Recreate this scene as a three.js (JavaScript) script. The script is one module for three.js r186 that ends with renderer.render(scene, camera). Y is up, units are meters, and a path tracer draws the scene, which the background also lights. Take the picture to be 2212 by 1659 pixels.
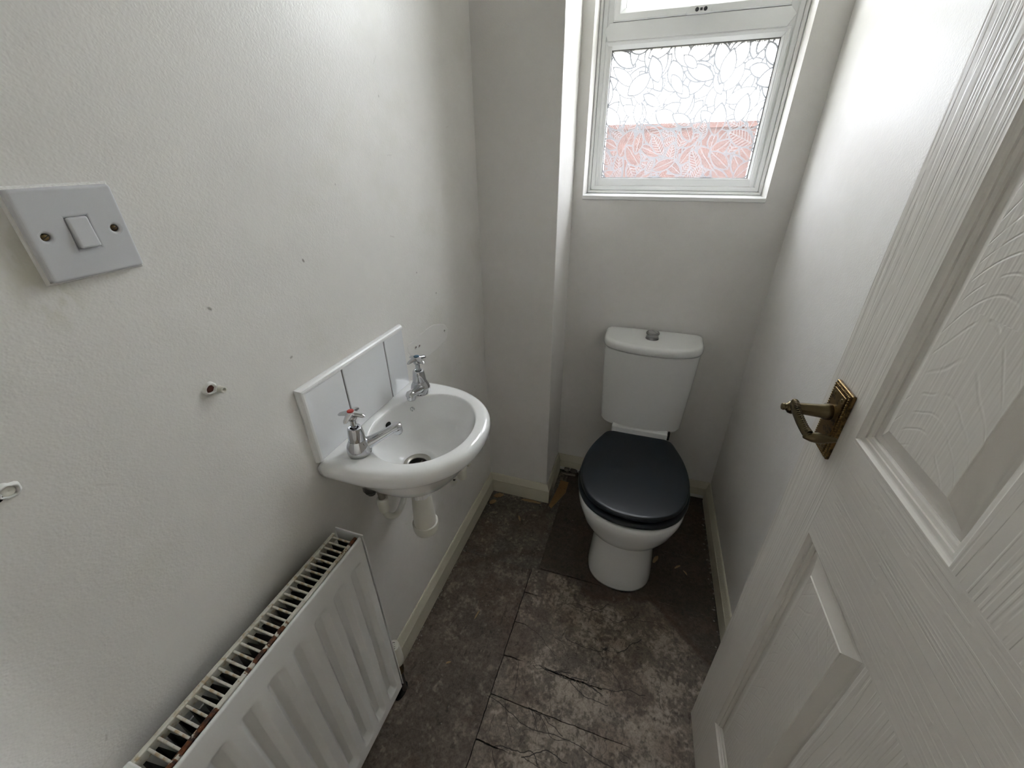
import * as THREE from 'three';
import { RoundedBoxGeometry } from 'three/addons/geometries/RoundedBoxGeometry.js';
import { mergeGeometries, mergeVertices, toCreasedNormals } from 'three/addons/utils/BufferGeometryUtils.js';

// ------------------------------------------------------------------ camera, sky, exposure
const scene = new THREE.Scene();
const camera = new THREE.PerspectiveCamera(86.112, 2212 / 1659, 0.01, 200);
camera.position.set(0.5758, 1.3976, 1.5917);
camera.rotation.order = 'YXZ';
camera.rotation.set(-0.51297, 0.33009, -0.01274);
scene.add(camera);
scene.background = new THREE.Color().setRGB(0.955, 0.96, 1.0);     // even overcast sky
scene.backgroundIntensity = 5.2;
const renderer = new THREE.WebGLRenderer({ antialias: true });
renderer.toneMapping = THREE.LinearToneMapping;
renderer.toneMappingExposure = 4.5;
renderer.shadowMap.enabled = true;

// ------------------------------------------------------------------ measures of the room (metres)
const W = 0.9645, RA = 0.0259;            // right wall at the back corner, its slight turn
const BX = 0.2681, BZ = 0.2327;           // boxed-in corner
const H = 2.36, ZF = 1.672;               // ceiling height, door wall
const SK = 0.0998, ST = 0.016;            // skirting height and thickness
const RL = 0.3039, RR = 0.8823, RB = 1.2537, RT = 2.27;   // window opening

// ------------------------------------------------------------------ helpers
function rng(seed) { let s = seed | 0; return () => { s = (s + 0x6d2b79f5) | 0; let t = Math.imul(s ^ (s >>> 15), 1 | s); t = (t + Math.imul(t ^ (t >>> 7), 61 | t)) ^ t; return ((t ^ (t >>> 14)) >>> 0) / 4294967296; }; }
const hash = (x, y, s) => { let h = Math.imul(x, 374761393) + Math.imul(y, 668265263) + Math.imul(s, 974634777) | 0; h = Math.imul(h ^ (h >>> 13), 1274126177); return ((h ^ (h >>> 16)) >>> 0) / 4294967296; };
function vnoise(x, y, s = 0) {
  const ix = Math.floor(x), iy = Math.floor(y), fx = x - ix, fy = y - iy, u = fx * fx * (3 - 2 * fx), v = fy * fy * (3 - 2 * fy);
  const a = hash(ix, iy, s), b = hash(ix + 1, iy, s), c = hash(ix, iy + 1, s), d = hash(ix + 1, iy + 1, s);
  return a + (b - a) * u + (c - a) * v + (a - b - c + d) * u * v;
}
function fbm(x, y, o = 4, s = 0) { let r = 0, a = 0.5, t = 0; for (let i = 0; i < o; i++) { r += a * vnoise(x, y, s + i); t += a; x *= 2.03; y *= 2.03; a *= 0.5; } return r / t; }
const clamp = (x, a = 0, b = 1) => Math.min(b, Math.max(a, x));
const sstep = (a, b, x) => { const t = clamp((x - a) / (b - a)); return t * t * (3 - 2 * t); };
const mix = (a, b, t) => a + (b - a) * t;
const mix3 = (a, b, t) => [mix(a[0], b[0], t), mix(a[1], b[1], t), mix(a[2], b[2], t)];

const taken = new Map();
function numbered(name) { const n = taken.get(name) ?? 0; taken.set(name, n + 1); return n ? name + '_' + String(n).padStart(3, '0') : name; }
function tag(o, label, category, group) { o.userData.label = label; if (category) o.userData.category = category; if (group) o.userData.group = group; return o; }
function thing(name, label, category, pos = [0, 0, 0], group) { const o = new THREE.Group(); o.name = numbered(name); o.position.set(...pos); scene.add(o); return tag(o, label, category, group); }
function part(name, geo, mat, parent, pos, rot) { const m = new THREE.Mesh(geo, mat); m.name = name; if (pos) m.position.set(...pos); if (rot) m.rotation.set(...rot); parent.add(m); return m; }
function struct(name, geo, mat, label) { const m = new THREE.Mesh(geo, mat); m.name = name; m.userData.kind = 'structure'; if (label) m.userData.label = label; scene.add(m); return m; }
function structGroup(name, label, pos = [0, 0, 0]) { const o = new THREE.Group(); o.name = name; o.position.set(...pos); o.userData.kind = 'structure'; o.userData.label = label; scene.add(o); return o; }

// box given by its limits
const lim = (x0, x1, y0, y1, z0, z1) => new THREE.BoxGeometry(x1 - x0, y1 - y0, z1 - z0).translate((x0 + x1) / 2, (y0 + y1) / 2, (z0 + z1) / 2);
const rlim = (x0, x1, y0, y1, z0, z1, r = 0.002, seg = 2) => new RoundedBoxGeometry(x1 - x0, y1 - y0, z1 - z0, seg, r).translate((x0 + x1) / 2, (y0 + y1) / 2, (z0 + z1) / 2);
// uv in metres from the main axis of each face
function uvMetres(g, swap = false) {
  g = g.index ? g.toNonIndexed() : g;
  const p = g.attributes.position, uv = new Float32Array(p.count * 2), a = new THREE.Vector3(), b = new THREE.Vector3(), c = new THREE.Vector3();
  for (let i = 0; i < p.count; i += 3) {
    a.fromBufferAttribute(p, i); b.fromBufferAttribute(p, i + 1).sub(a); c.fromBufferAttribute(p, i + 2).sub(a); b.cross(c);
    const nx = Math.abs(b.x), ny = Math.abs(b.y), nz = Math.abs(b.z);
    for (let k = 0; k < 3; k++) {
      a.fromBufferAttribute(p, i + k);
      let u = nx >= ny && nx >= nz ? a.z : a.x, v = ny > nx && ny > nz ? a.z : a.y;
      if (swap) [u, v] = [v, u];
      uv[(i + k) * 2] = u; uv[(i + k) * 2 + 1] = v;
    }
  }
  g.setAttribute('uv', new THREE.BufferAttribute(uv, 2));
  return g;
}
// surface through rings of equally many points ([x, y, z] each); closed rings; smooth or creased
function loft(rings, { capStart = false, capEnd = false, crease = 0, closed = true } = {}) {
  const n = rings[0].length, pos = [], idx = [], m = closed ? n : n - 1;
  for (const r of rings) for (const q of r) pos.push(q[0], q[1], q[2]);
  for (let i = 0; i < rings.length - 1; i++) for (let j = 0; j < m; j++) {
    const a = i * n + j, b = i * n + (j + 1) % n, c = a + n, d = b + n;
    idx.push(a, b, c, b, d, c);
  }
  const cap = (r, flip) => {
    const c = pos.length / 3, o = r * n; let s = [0, 0, 0];
    for (const q of rings[r]) s = s.map((v, k) => v + q[k] / n);
    pos.push(...s);
    for (let j = 0; j < m; j++) flip ? idx.push(c, o + (j + 1) % n, o + j) : idx.push(c, o + j, o + (j + 1) % n);
  };
  if (capStart) cap(0, true);
  if (capEnd) cap(rings.length - 1, false);
  let g = new THREE.BufferGeometry();
  g.setAttribute('position', new THREE.Float32BufferAttribute(pos, 3));
  g.setIndex(idx);
  if (crease) { g = toCreasedNormals(g, crease); } else g.computeVertexNormals();
  return g;
}
// straight bar between two equal end polygons
const bar = (A, B) => { const g = loft([A, B], { capStart: true, capEnd: true }).toNonIndexed(); g.computeVertexNormals(); return uvMetres(g); };
// four mitred bars round a rectangle in the xy plane; profile: [inset, z] points
function mitred(x0, x1, y0, y1, profile) {
  const c = { bl: ([i, z]) => [x0 + i, y0 + i, z], br: ([i, z]) => [x1 - i, y0 + i, z], tr: ([i, z]) => [x1 - i, y1 - i, z], tl: ([i, z]) => [x0 + i, y1 - i, z] };
  return [['bl', 'br'], ['br', 'tr'], ['tr', 'tl'], ['tl', 'bl']].map(([a, b]) => bar(profile.map(c[b]), profile.map(c[a])));
}
const lathe = (p0, seg = 40) => lathe0(p0.reduce((a, [r, y], i) => (i ? a + (r + p0[i - 1][0]) * (y - p0[i - 1][1]) : 0), 0) < 0 ? p0.slice().reverse() : p0, seg);
const lathe0 = (pts, seg) => new THREE.LatheGeometry(pts.map(([r, y]) => new THREE.Vector2(Math.max(r, 1e-5), y)), seg);
const tube = (pts, r, seg = 48, rs = 14) => new THREE.TubeGeometry(new THREE.CatmullRomCurve3(pts.map((q) => new THREE.Vector3(...q)), false, 'centripetal'), seg, r, rs, false);
const V = (x, y, z) => new THREE.Vector3(x, y, z);

function dataTex(w, h, fn, { srgb = false, rx = 1, ry = 1 } = {}) {
  const d = new Uint8Array(w * h * 4);
  for (let y = 0; y < h; y++) for (let x = 0; x < w; x++) {
    const c = fn(x / w, y / h, x, y), o = (y * w + x) * 4;
    if (typeof c === 'number') d[o] = d[o + 1] = d[o + 2] = clamp(c) * 255; else { d[o] = clamp(c[0]) * 255; d[o + 1] = clamp(c[1]) * 255; d[o + 2] = clamp(c[2]) * 255; }
    d[o + 3] = 255;
  }
  const t = new THREE.DataTexture(d, w, h);
  t.magFilter = THREE.LinearFilter; t.wrapS = t.wrapT = THREE.RepeatWrapping; t.repeat.set(rx, ry);
  if (srgb) t.colorSpace = THREE.SRGBColorSpace;
  t.needsUpdate = true;
  return t;
}
function canvasTex(w, h, draw, { srgb = true, wrap = THREE.RepeatWrapping } = {}) {
  const c = document.createElement('canvas'); c.width = w; c.height = h;
  draw(c.getContext('2d'), w, h);
  const t = new THREE.CanvasTexture(c);
  t.wrapS = t.wrapT = wrap; if (srgb) t.colorSpace = THREE.SRGBColorSpace;
  return t;
}
// tileable noise on a unit square
const tnoise = (u, v, n, s) => { const x = u * n, y = v * n, ix = Math.floor(x), iy = Math.floor(y), fx = x - ix, fy = y - iy, a = fx * fx * (3 - 2 * fx), b = fy * fy * (3 - 2 * fy), m = (k) => ((k % n) + n) % n; const p = hash(m(ix), m(iy), s), q = hash(m(ix + 1), m(iy), s), r = hash(m(ix), m(iy + 1), s), t = hash(m(ix + 1), m(iy + 1), s); return p + (q - p) * a + (r - p) * b + (p - q - r + t) * a * b; };

const tnoise2 = (u, v, nx, ny, s) => { const x = u * nx, y = v * ny, ix = Math.floor(x), iy = Math.floor(y), fx = x - ix, fy = y - iy, a = fx * fx * (3 - 2 * fx), b = fy * fy * (3 - 2 * fy), m = (k, n) => ((k % n) + n) % n; const p = hash(m(ix, nx), m(iy, ny), s), q = hash(m(ix + 1, nx), m(iy, ny), s), r = hash(m(ix, nx), m(iy + 1, ny), s), t = hash(m(ix + 1, nx), m(iy + 1, ny), s); return p + (q - p) * a + (r - p) * b + (p - q - r + t) * a * b; };

// ------------------------------------------------------------------ materials
const rgb = (r, g, b) => new THREE.Color().setRGB(r, g, b);
// roller-painted plaster: stipple of 2 to 4 mm
const stipple = dataTex(1024, 1024, (u, v) => 0.42 * tnoise(u, v, 128, 1) + 0.42 * tnoise(u, v, 256, 2) + 0.06 * tnoise(u, v, 64, 3) + 0.10 * tnoise(u, v, 16, 4), { rx: 2.4, ry: 2.4 });
const paintRough = dataTex(512, 512, (u, v) => 0.86 + 0.14 * (0.5 * tnoise(u, v, 6, 11) + 0.3 * tnoise(u, v, 24, 12) + 0.2 * tnoise(u, v, 96, 13)), { rx: 1.1, ry: 1.1 });
const wallTone = dataTex(512, 512, (u, v) => { const k = 0.5 * tnoise(u, v, 5, 21) + 0.3 * tnoise(u, v, 15, 22) + 0.2 * tnoise(u, v, 60, 23), s = 0.955 + 0.05 * k; return [s, s, s * (0.985 + 0.012 * k)]; }, { srgb: true, rx: 0.9, ry: 0.9 });
const M = {};
M.wall = new THREE.MeshPhysicalMaterial({ name: 'wall_paint', color: rgb(0.815, 0.797, 0.778), map: wallTone, roughness: 0.42, roughnessMap: paintRough, bumpMap: stipple, bumpScale: 0.00026 });
M.ceiling = new THREE.MeshStandardMaterial({ name: 'ceiling_paint', color: rgb(0.84, 0.84, 0.82), roughness: 0.85 });
M.skirting = new THREE.MeshPhysicalMaterial({ name: 'cream_gloss', color: rgb(0.63, 0.595, 0.48), roughness: 0.32, bumpMap: stipple, bumpScale: 0.0004 });
M.reveal = new THREE.MeshPhysicalMaterial({ name: 'white_gloss', color: rgb(0.84, 0.84, 0.82), roughness: 0.3, bumpMap: stipple, bumpScale: 0.0004 });
M.upvc = new THREE.MeshPhysicalMaterial({ name: 'upvc', color: rgb(0.82, 0.83, 0.82), roughness: 0.32 });
M.seal = new THREE.MeshStandardMaterial({ name: 'grey_seal', color: rgb(0.12, 0.12, 0.11), roughness: 0.7 });
M.darkPlastic = new THREE.MeshStandardMaterial({ name: 'dark_plastic', color: rgb(0.045, 0.045, 0.05), roughness: 0.4 });
M.ceramic = new THREE.MeshPhysicalMaterial({ name: 'glazed_ceramic', color: rgb(0.87, 0.87, 0.86), roughness: 0.16, clearcoat: 0.6, clearcoatRoughness: 0.06 });
M.cistern = new THREE.MeshPhysicalMaterial({ name: 'toilet_ceramic', color: rgb(0.80, 0.805, 0.79), roughness: 0.2, clearcoat: 0.5, clearcoatRoughness: 0.08 });
M.tile = new THREE.MeshPhysicalMaterial({ name: 'tile_glaze', color: rgb(0.80, 0.81, 0.82), roughness: 0.1, clearcoat: 0.5, clearcoatRoughness: 0.03 });
M.trim = new THREE.MeshPhysicalMaterial({ name: 'white_trim', color: rgb(0.83, 0.83, 0.82), roughness: 0.22 });
M.grout = new THREE.MeshStandardMaterial({ name: 'grout', color: rgb(0.16, 0.145, 0.125), roughness: 0.95 });
M.chrome = new THREE.MeshPhysicalMaterial({ name: 'chrome', color: rgb(0.56, 0.565, 0.58), metalness: 1, roughness: 0.06 });
M.buttonMetal = new THREE.MeshPhysicalMaterial({ name: 'darkened_chrome', color: rgb(0.30, 0.30, 0.30), metalness: 1, roughness: 0.12 });  // chrome darkened so the dark room it would mirror is in the colour
M.dullChrome = new THREE.MeshPhysicalMaterial({ name: 'dull_metal', color: rgb(0.42, 0.40, 0.36), metalness: 1, roughness: 0.34 });
M.darkMetal = new THREE.MeshStandardMaterial({ name: 'dark_metal', color: rgb(0.09, 0.085, 0.08), metalness: 0.7, roughness: 0.45 });
M.red = new THREE.MeshPhysicalMaterial({ name: 'red_disc', color: rgb(0.42, 0.03, 0.03), roughness: 0.35 });
M.blue = new THREE.MeshPhysicalMaterial({ name: 'blue_disc', color: rgb(0.02, 0.09, 0.16), roughness: 0.35 });
M.plastic = new THREE.MeshPhysicalMaterial({ name: 'white_plastic', color: rgb(0.72, 0.70, 0.62), roughness: 0.38 });
M.switch = new THREE.MeshPhysicalMaterial({ name: 'switch_plastic', color: rgb(0.60, 0.605, 0.62), roughness: 0.3 });
M.seat = new THREE.MeshPhysicalMaterial({ name: 'slate_seat', color: rgb(0.004, 0.008, 0.014), roughness: 0.34, specularIntensity: 0.7, clearcoat: 0.15, clearcoatRoughness: 0.08 });
M.black = new THREE.MeshStandardMaterial({ name: 'rubber_and_hole_shade', color: rgb(0.012, 0.012, 0.012), roughness: 0.6 });  // rubber of the bolt; on hole discs and slots, shade put into the colour
M.pit = new THREE.MeshStandardMaterial({ name: 'hole_shade', color: rgb(0.004, 0.004, 0.004), roughness: 1 });  // shade of the floor hole, put into the colour
M.fins = new THREE.MeshStandardMaterial({ name: 'dusty_steel', color: rgb(0.20, 0.195, 0.18), roughness: 0.8 });
M.plug = new THREE.MeshStandardMaterial({ name: 'brown_plug', color: rgb(0.10, 0.03, 0.018), roughness: 0.8 });
M.filler = new THREE.MeshStandardMaterial({ name: 'plaster_filler', color: rgb(0.80, 0.795, 0.76), roughness: 0.6, bumpMap: stipple, bumpScale: 0.0006 });
M.enamel = new THREE.MeshPhysicalMaterial({ name: 'radiator_enamel', color: rgb(0.74, 0.74, 0.72), roughness: 0.34 });
const cardMap = dataTex(256, 256, (u, v) => { const k = tnoise(u, v, 8, 31) * 0.5 + tnoise(u, v, 64, 32) * 0.5; return [0.50 + 0.1 * k, 0.385 + 0.09 * k, 0.235 + 0.07 * k]; }, { srgb: true, rx: 6, ry: 6 });
M.hardboard = new THREE.MeshStandardMaterial({ name: 'tan_hardboard', map: cardMap, roughness: 0.8 });
M.splinter = new THREE.MeshStandardMaterial({ name: 'pale_wood', color: rgb(0.30, 0.205, 0.105), roughness: 0.8 });
M.grit = new THREE.MeshStandardMaterial({ name: 'plaster_grit', color: rgb(0.26, 0.24, 0.205), roughness: 0.95 });
const brassTone = dataTex(256, 256, (u, v) => { const k = tnoise(u, v, 10, 41) * 0.6 + tnoise(u, v, 40, 42) * 0.4, d = sstep(0.45, 0.75, k); return mix3([0.50, 0.41, 0.26], [0.33, 0.27, 0.17], d); }, { srgb: true, rx: 14, ry: 14 });
M.brass = new THREE.MeshPhysicalMaterial({ name: 'aged_brass', map: brassTone, metalness: 1, roughness: 0.34 });
M.bronze = new THREE.MeshPhysicalMaterial({ name: 'tarnished_brass', color: rgb(0.115, 0.092, 0.052), metalness: 1, roughness: 0.27 });
M.brassScrew = new THREE.MeshStandardMaterial({ name: 'dark_brass', color: rgb(0.16, 0.12, 0.06), metalness: 1, roughness: 0.45 });

// ------------------------------------------------------------------ outside: ground and the garden wall seen through the window
const brickMap = dataTex(512, 512, (u, v) => {
  const row = Math.floor(v * 24), k = tnoise(u, v, 30, 51) * 0.5 + tnoise(u, v, 120, 52) * 0.5, b = hash(Math.floor(u * 14 + (row % 2) * 0.5), row, 53);
  const c = mix3([0.225, 0.150, 0.132], [0.295, 0.208, 0.182], 0.55 * b + 0.45 * k), m = Math.abs(v * 24 - row - 0.5) > 0.44 ? 0.6 : 0;
  return mix3(c, [0.26, 0.225, 0.205], m);
}, { srgb: true, rx: 1 / 1.8, ry: 1 / 1.8 });
M.brick = new THREE.MeshStandardMaterial({ name: 'garden_brick', map: brickMap, roughness: 0.95 });
const groundMap = dataTex(256, 256, (u, v) => { const k = tnoise(u, v, 20, 55) * 0.6 + tnoise(u, v, 90, 56) * 0.4; return [0.50 + 0.12 * k, 0.49 + 0.12 * k, 0.44 + 0.1 * k]; }, { srgb: true, rx: 0.5, ry: 0.5 });
const HW = { z: 1.83, w: 0.45, y0: 0.85, y1: 2.15 };                                      // unseen hallway window, added and sized for fill light
struct('ground', uvMetres(mergeGeometries([lim(-12, 14, -0.4, -0.2, -16, -0.26), lim(2.5, 14, -0.4, -0.2, -0.26, 14)].map((g) => g.toNonIndexed()))), new THREE.MeshStandardMaterial({ name: 'paving', map: groundMap, roughness: 0.95 }), 'grey paved ground outside the window');
const gw = structGroup('wall_garden', 'red brick garden wall seen blurred through the patterned window glass');
part('brickwork', uvMetres(lim(-9, 11, -0.2, 1.68, -6.22, -6.0)), M.brick, gw);
part('coping', uvMetres(lim(-9, 11, 1.68, 1.75, -6.26, -5.96)), M.brick, gw);

// ------------------------------------------------------------------ room shell
// left wall: paint with its marks (spots, scuffs, a grubby patch by the switch), one map over the whole wall
const LW = { z0: -0.35, z1: 1.80, y0: -0.1, y1: 2.46 };
const wx = (z) => (z - LW.z0) / (LW.z1 - LW.z0), wy = (y) => (y - LW.y0) / (LW.y1 - LW.y0);
const leftMap = canvasTex(1400, 1668, (g, w, h) => {
  const im = g.createImageData(w, h);
  for (let j = 0; j < h; j++) for (let i = 0; i < w; i++) {
    const z = LW.z0 + (i / w) * (LW.z1 - LW.z0), y = LW.y1 - (j / h) * (LW.y1 - LW.y0);
    const k = fbm(z * 5, y * 5, 4, 61), f = fbm(z * 60, y * 60, 2, 66);
    let s = 0.955 + 0.045 * k + 0.012 * (f - 0.5), warm = 0.988;
    // hand grime beside the switch: smeared, patchy
    const d1 = Math.hypot((z - 1.352) / 0.03, (y - 1.30) / 0.06), g1 = (1 - sstep(0.2, 1.3, d1)) * sstep(0.38, 0.62, fbm(z * 90, y * 40, 3, 71));
    s -= 0.07 * g1; warm -= 0.04 * g1;
    const st = sstep(0.60, 0.8, fbm(z * 7 + 3, y * 9, 4, 81)); s -= 0.018 * st; warm -= 0.01 * st;
    const o = (j * w + i) * 4; im.data[o] = clamp(s) * 255; im.data[o + 1] = clamp(s) * 255; im.data[o + 2] = clamp(s * warm) * 255; im.data[o + 3] = 255;
  }
  g.putImageData(im, 0, 0);
  const r = rng(5), P = (z, y) => [wx(z) * w, (1 - wy(y)) * h];
  for (const [z, y, a, l] of [[1.0193, 1.2383, 0.5, 2.2], [1.205, 1.2128, 0.45, 2.4], [0.57, 1.05, 0.7, 1.2], [0.66, 1.13, 0.5, 1], [1.10, 1.09, 0.35, 2], [0.72, 1.5, 0.25, 1.2], [0.9, 1.35, 0.25, 1], [0.35, 0.62, 0.5, 1.2], [0.45, 0.35, 0.4, 1]]) {
    const [x, yy] = P(z, y); g.fillStyle = `rgba(70,62,52,${a})`; g.beginPath(); g.ellipse(x, yy, l, 1.1, r() * 3, 0, 7); g.fill();
  }
  g.lineCap = 'round';
  for (let i = 0; i < 26; i++) { const [x, yy] = P(0.35 + r() * 1.2, 0.4 + r() * 1.3), t = r() * 3, l = 3 + r() * 12; g.strokeStyle = `rgba(120,112,100,${0.06 + 0.12 * r()})`; g.lineWidth = 0.7 + r(); g.beginPath(); g.moveTo(x, yy); g.lineTo(x + Math.cos(t) * l, yy + Math.sin(t) * l); g.stroke(); }
}, { wrap: THREE.ClampToEdgeWrapping });
M.wallLeft = M.wall.clone(); M.wallLeft.name = 'wall_paint_marked'; M.wallLeft.map = leftMap;
M.wallLeft.bumpMap = stipple.clone(); M.wallLeft.bumpMap.repeat.set(2.4 * (LW.z1 - LW.z0), 2.4 * (LW.y1 - LW.y0)); M.wallLeft.bumpMap.needsUpdate = true;
M.wallLeft.roughnessMap = paintRough.clone(); M.wallLeft.roughnessMap.repeat.set(1.1 * (LW.z1 - LW.z0), 1.1 * (LW.y1 - LW.y0)); M.wallLeft.roughnessMap.needsUpdate = true;
const lw = uvMetres(lim(-0.12, 0, LW.y0, LW.y1, LW.z0, LW.z1));
{ const u = lw.attributes.uv; for (let i = 0; i < u.count; i++) u.setXY(i, wx(u.getX(i)), wy(u.getY(i))); }
const wallLeft = struct('wall_left', lw, M.wallLeft, 'white painted wall carrying the switch, basin and radiator');

// back wall with the window opening
{
  const s = new THREE.Shape([[-0.12, -0.1], [1.15, -0.1], [1.15, 2.46], [-0.12, 2.46]].map((q) => new THREE.Vector2(...q)));
  s.holes.push(new THREE.Path([[RL, RB], [RL, RT], [RR, RT], [RR, RB]].map((q) => new THREE.Vector2(...q))));
  struct('wall_back', uvMetres(new THREE.ExtrudeGeometry(s, { depth: 0.26, bevelEnabled: false }).translate(0, 0, -0.26)), M.wall, 'white painted wall with the window above the toilet');
}
struct('wall_corner', uvMetres(rlim(-0.02, BX, -0.02, 2.4, -0.02, BZ, 0.003, 2)), M.wall, 'boxed-in white corner between basin and toilet');
const wr = struct('wall_right', uvMetres(lim(0, 0.12, -0.1, 2.46, -0.3, 1.80)), M.wall, 'white painted wall behind the open door');
wr.position.set(W, 0, 0); wr.rotation.y = Math.atan(RA);
{
  const s = new THREE.Shape([[-0.12, -0.1], [1.15, -0.1], [1.15, 2.46], [-0.12, 2.46]].map((q) => new THREE.Vector2(...q)));
  s.holes.push(new THREE.Path([[0.125, 0], [0.125, 2.005], [0.908, 2.005], [0.908, 0]].map((q) => new THREE.Vector2(...q))));
  struct('wall_front', uvMetres(new THREE.ExtrudeGeometry(s, { depth: 0.11, bevelEnabled: false }).translate(0, 0, ZF)), M.wall, 'wall with the doorway behind the camera');
}
struct('ceiling', uvMetres(lim(-0.12, 1.15, H, H + 0.1, -0.26, ZF + 0.11)), M.ceiling, 'white painted ceiling');
// hallway beyond the doorway
{
  const s = new THREE.Shape([[ZF + 0.11, -0.1], [3.1, -0.1], [3.1, 2.46], [ZF + 0.11, 2.46]].map((q) => new THREE.Vector2(...q)));
  s.holes.push(new THREE.Path([[HW.z, HW.y0], [HW.z, HW.y1], [HW.z + HW.w, HW.y1], [HW.z + HW.w, HW.y0]].map((q) => new THREE.Vector2(...q))));
  const side = new THREE.ExtrudeGeometry(s, { depth: 0.2, bevelEnabled: false }).rotateY(-Math.PI / 2).translate(2.5, 0, 0);
  struct('wall_hall', uvMetres(mergeGeometries([lim(-1.3, 2.3, -0.1, 2.46, 3.0, 3.1), lim(-1.4, -1.3, -0.1, 2.46, ZF + 0.11, 3.1), side, lim(-1.3, -0.12, -0.1, 2.46, ZF, ZF + 0.11), lim(1.15, 2.3, -0.1, 2.46, ZF, ZF + 0.11)].map((g) => g.toNonIndexed()))), M.wall, 'hallway walls behind the camera');
  const w2 = structGroup('added_window_2', 'plain unseen window added to the hallway behind the camera for fill light');
  part('pane', new THREE.PlaneGeometry(HW.w, HW.y1 - HW.y0).rotateY(-Math.PI / 2).translate(2.42, (HW.y0 + HW.y1) / 2, HW.z + HW.w / 2), new THREE.MeshPhysicalMaterial({ name: 'hall_glass', color: rgb(0.95, 0.97, 0.96), roughness: 0.05, transmission: 1, thickness: 0, ior: 1.5 }), w2);
  for (const [a, b, c, d] of [[HW.z, HW.z + HW.w, HW.y0, HW.y0 + 0.05], [HW.z, HW.z + HW.w, HW.y1 - 0.05, HW.y1], [HW.z, HW.z + 0.05, HW.y0 + 0.05, HW.y1 - 0.05], [HW.z + HW.w - 0.05, HW.z + HW.w, HW.y0 + 0.05, HW.y1 - 0.05]]) part('frame_bar', lim(2.39, 2.45, c, d, a, b), M.upvc, w2);
}
struct('ceiling_hall', uvMetres(lim(-1.4, 2.5, H, H + 0.1, ZF + 0.11, 3.1)), M.ceiling, 'hallway ceiling behind the camera');
struct('floor_hall', uvMetres(lim(-1.4, 2.5, -0.12, 0, ZF + 0.11, 3.1)), new THREE.MeshStandardMaterial({ name: 'hall_carpet', color: rgb(0.34, 0.28, 0.21), roughness: 0.8 }), 'hallway floor behind the camera');

// ------------------------------------------------------------------ floor: sub-floor and the stained boards and sheets on it
const FX0 = -0.03, FX1 = 1.05, FZ0 = -0.05, FZ1 = 1.79;
const fu = (x) => (x - FX0) / (FX1 - FX0), fv = (z) => (z - FZ0) / (FZ1 - FZ0);
const blobs = [[0.42, 0.62, 0.10, 0.04, 0.55], [0.50, 0.69, 0.16, 0.05, 0.55], [0.42, 0.955, 0.11, 0.06, 0.75], [0.56, 0.985, 0.15, 0.07, 0.85], [0.775, 0.99, 0.07, 0.10, 1.0], [0.79, 0.855, 0.08, 0.05, 0.65], [0.55, 1.07, 0.16, 0.06, 0.9], [0.60, 0.80, 0.10, 0.05, 0.4], [0.70, 1.15, 0.16, 0.10, 0.8], [0.24, 0.85, 0.06, 0.16, 0.35], [0.26, 1.05, 0.06, 0.12, 0.5], [0.43, 1.2, 0.13, 0.08, 0.55], [0.78, 0.72, 0.05, 0.04, 0.5]];
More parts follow.
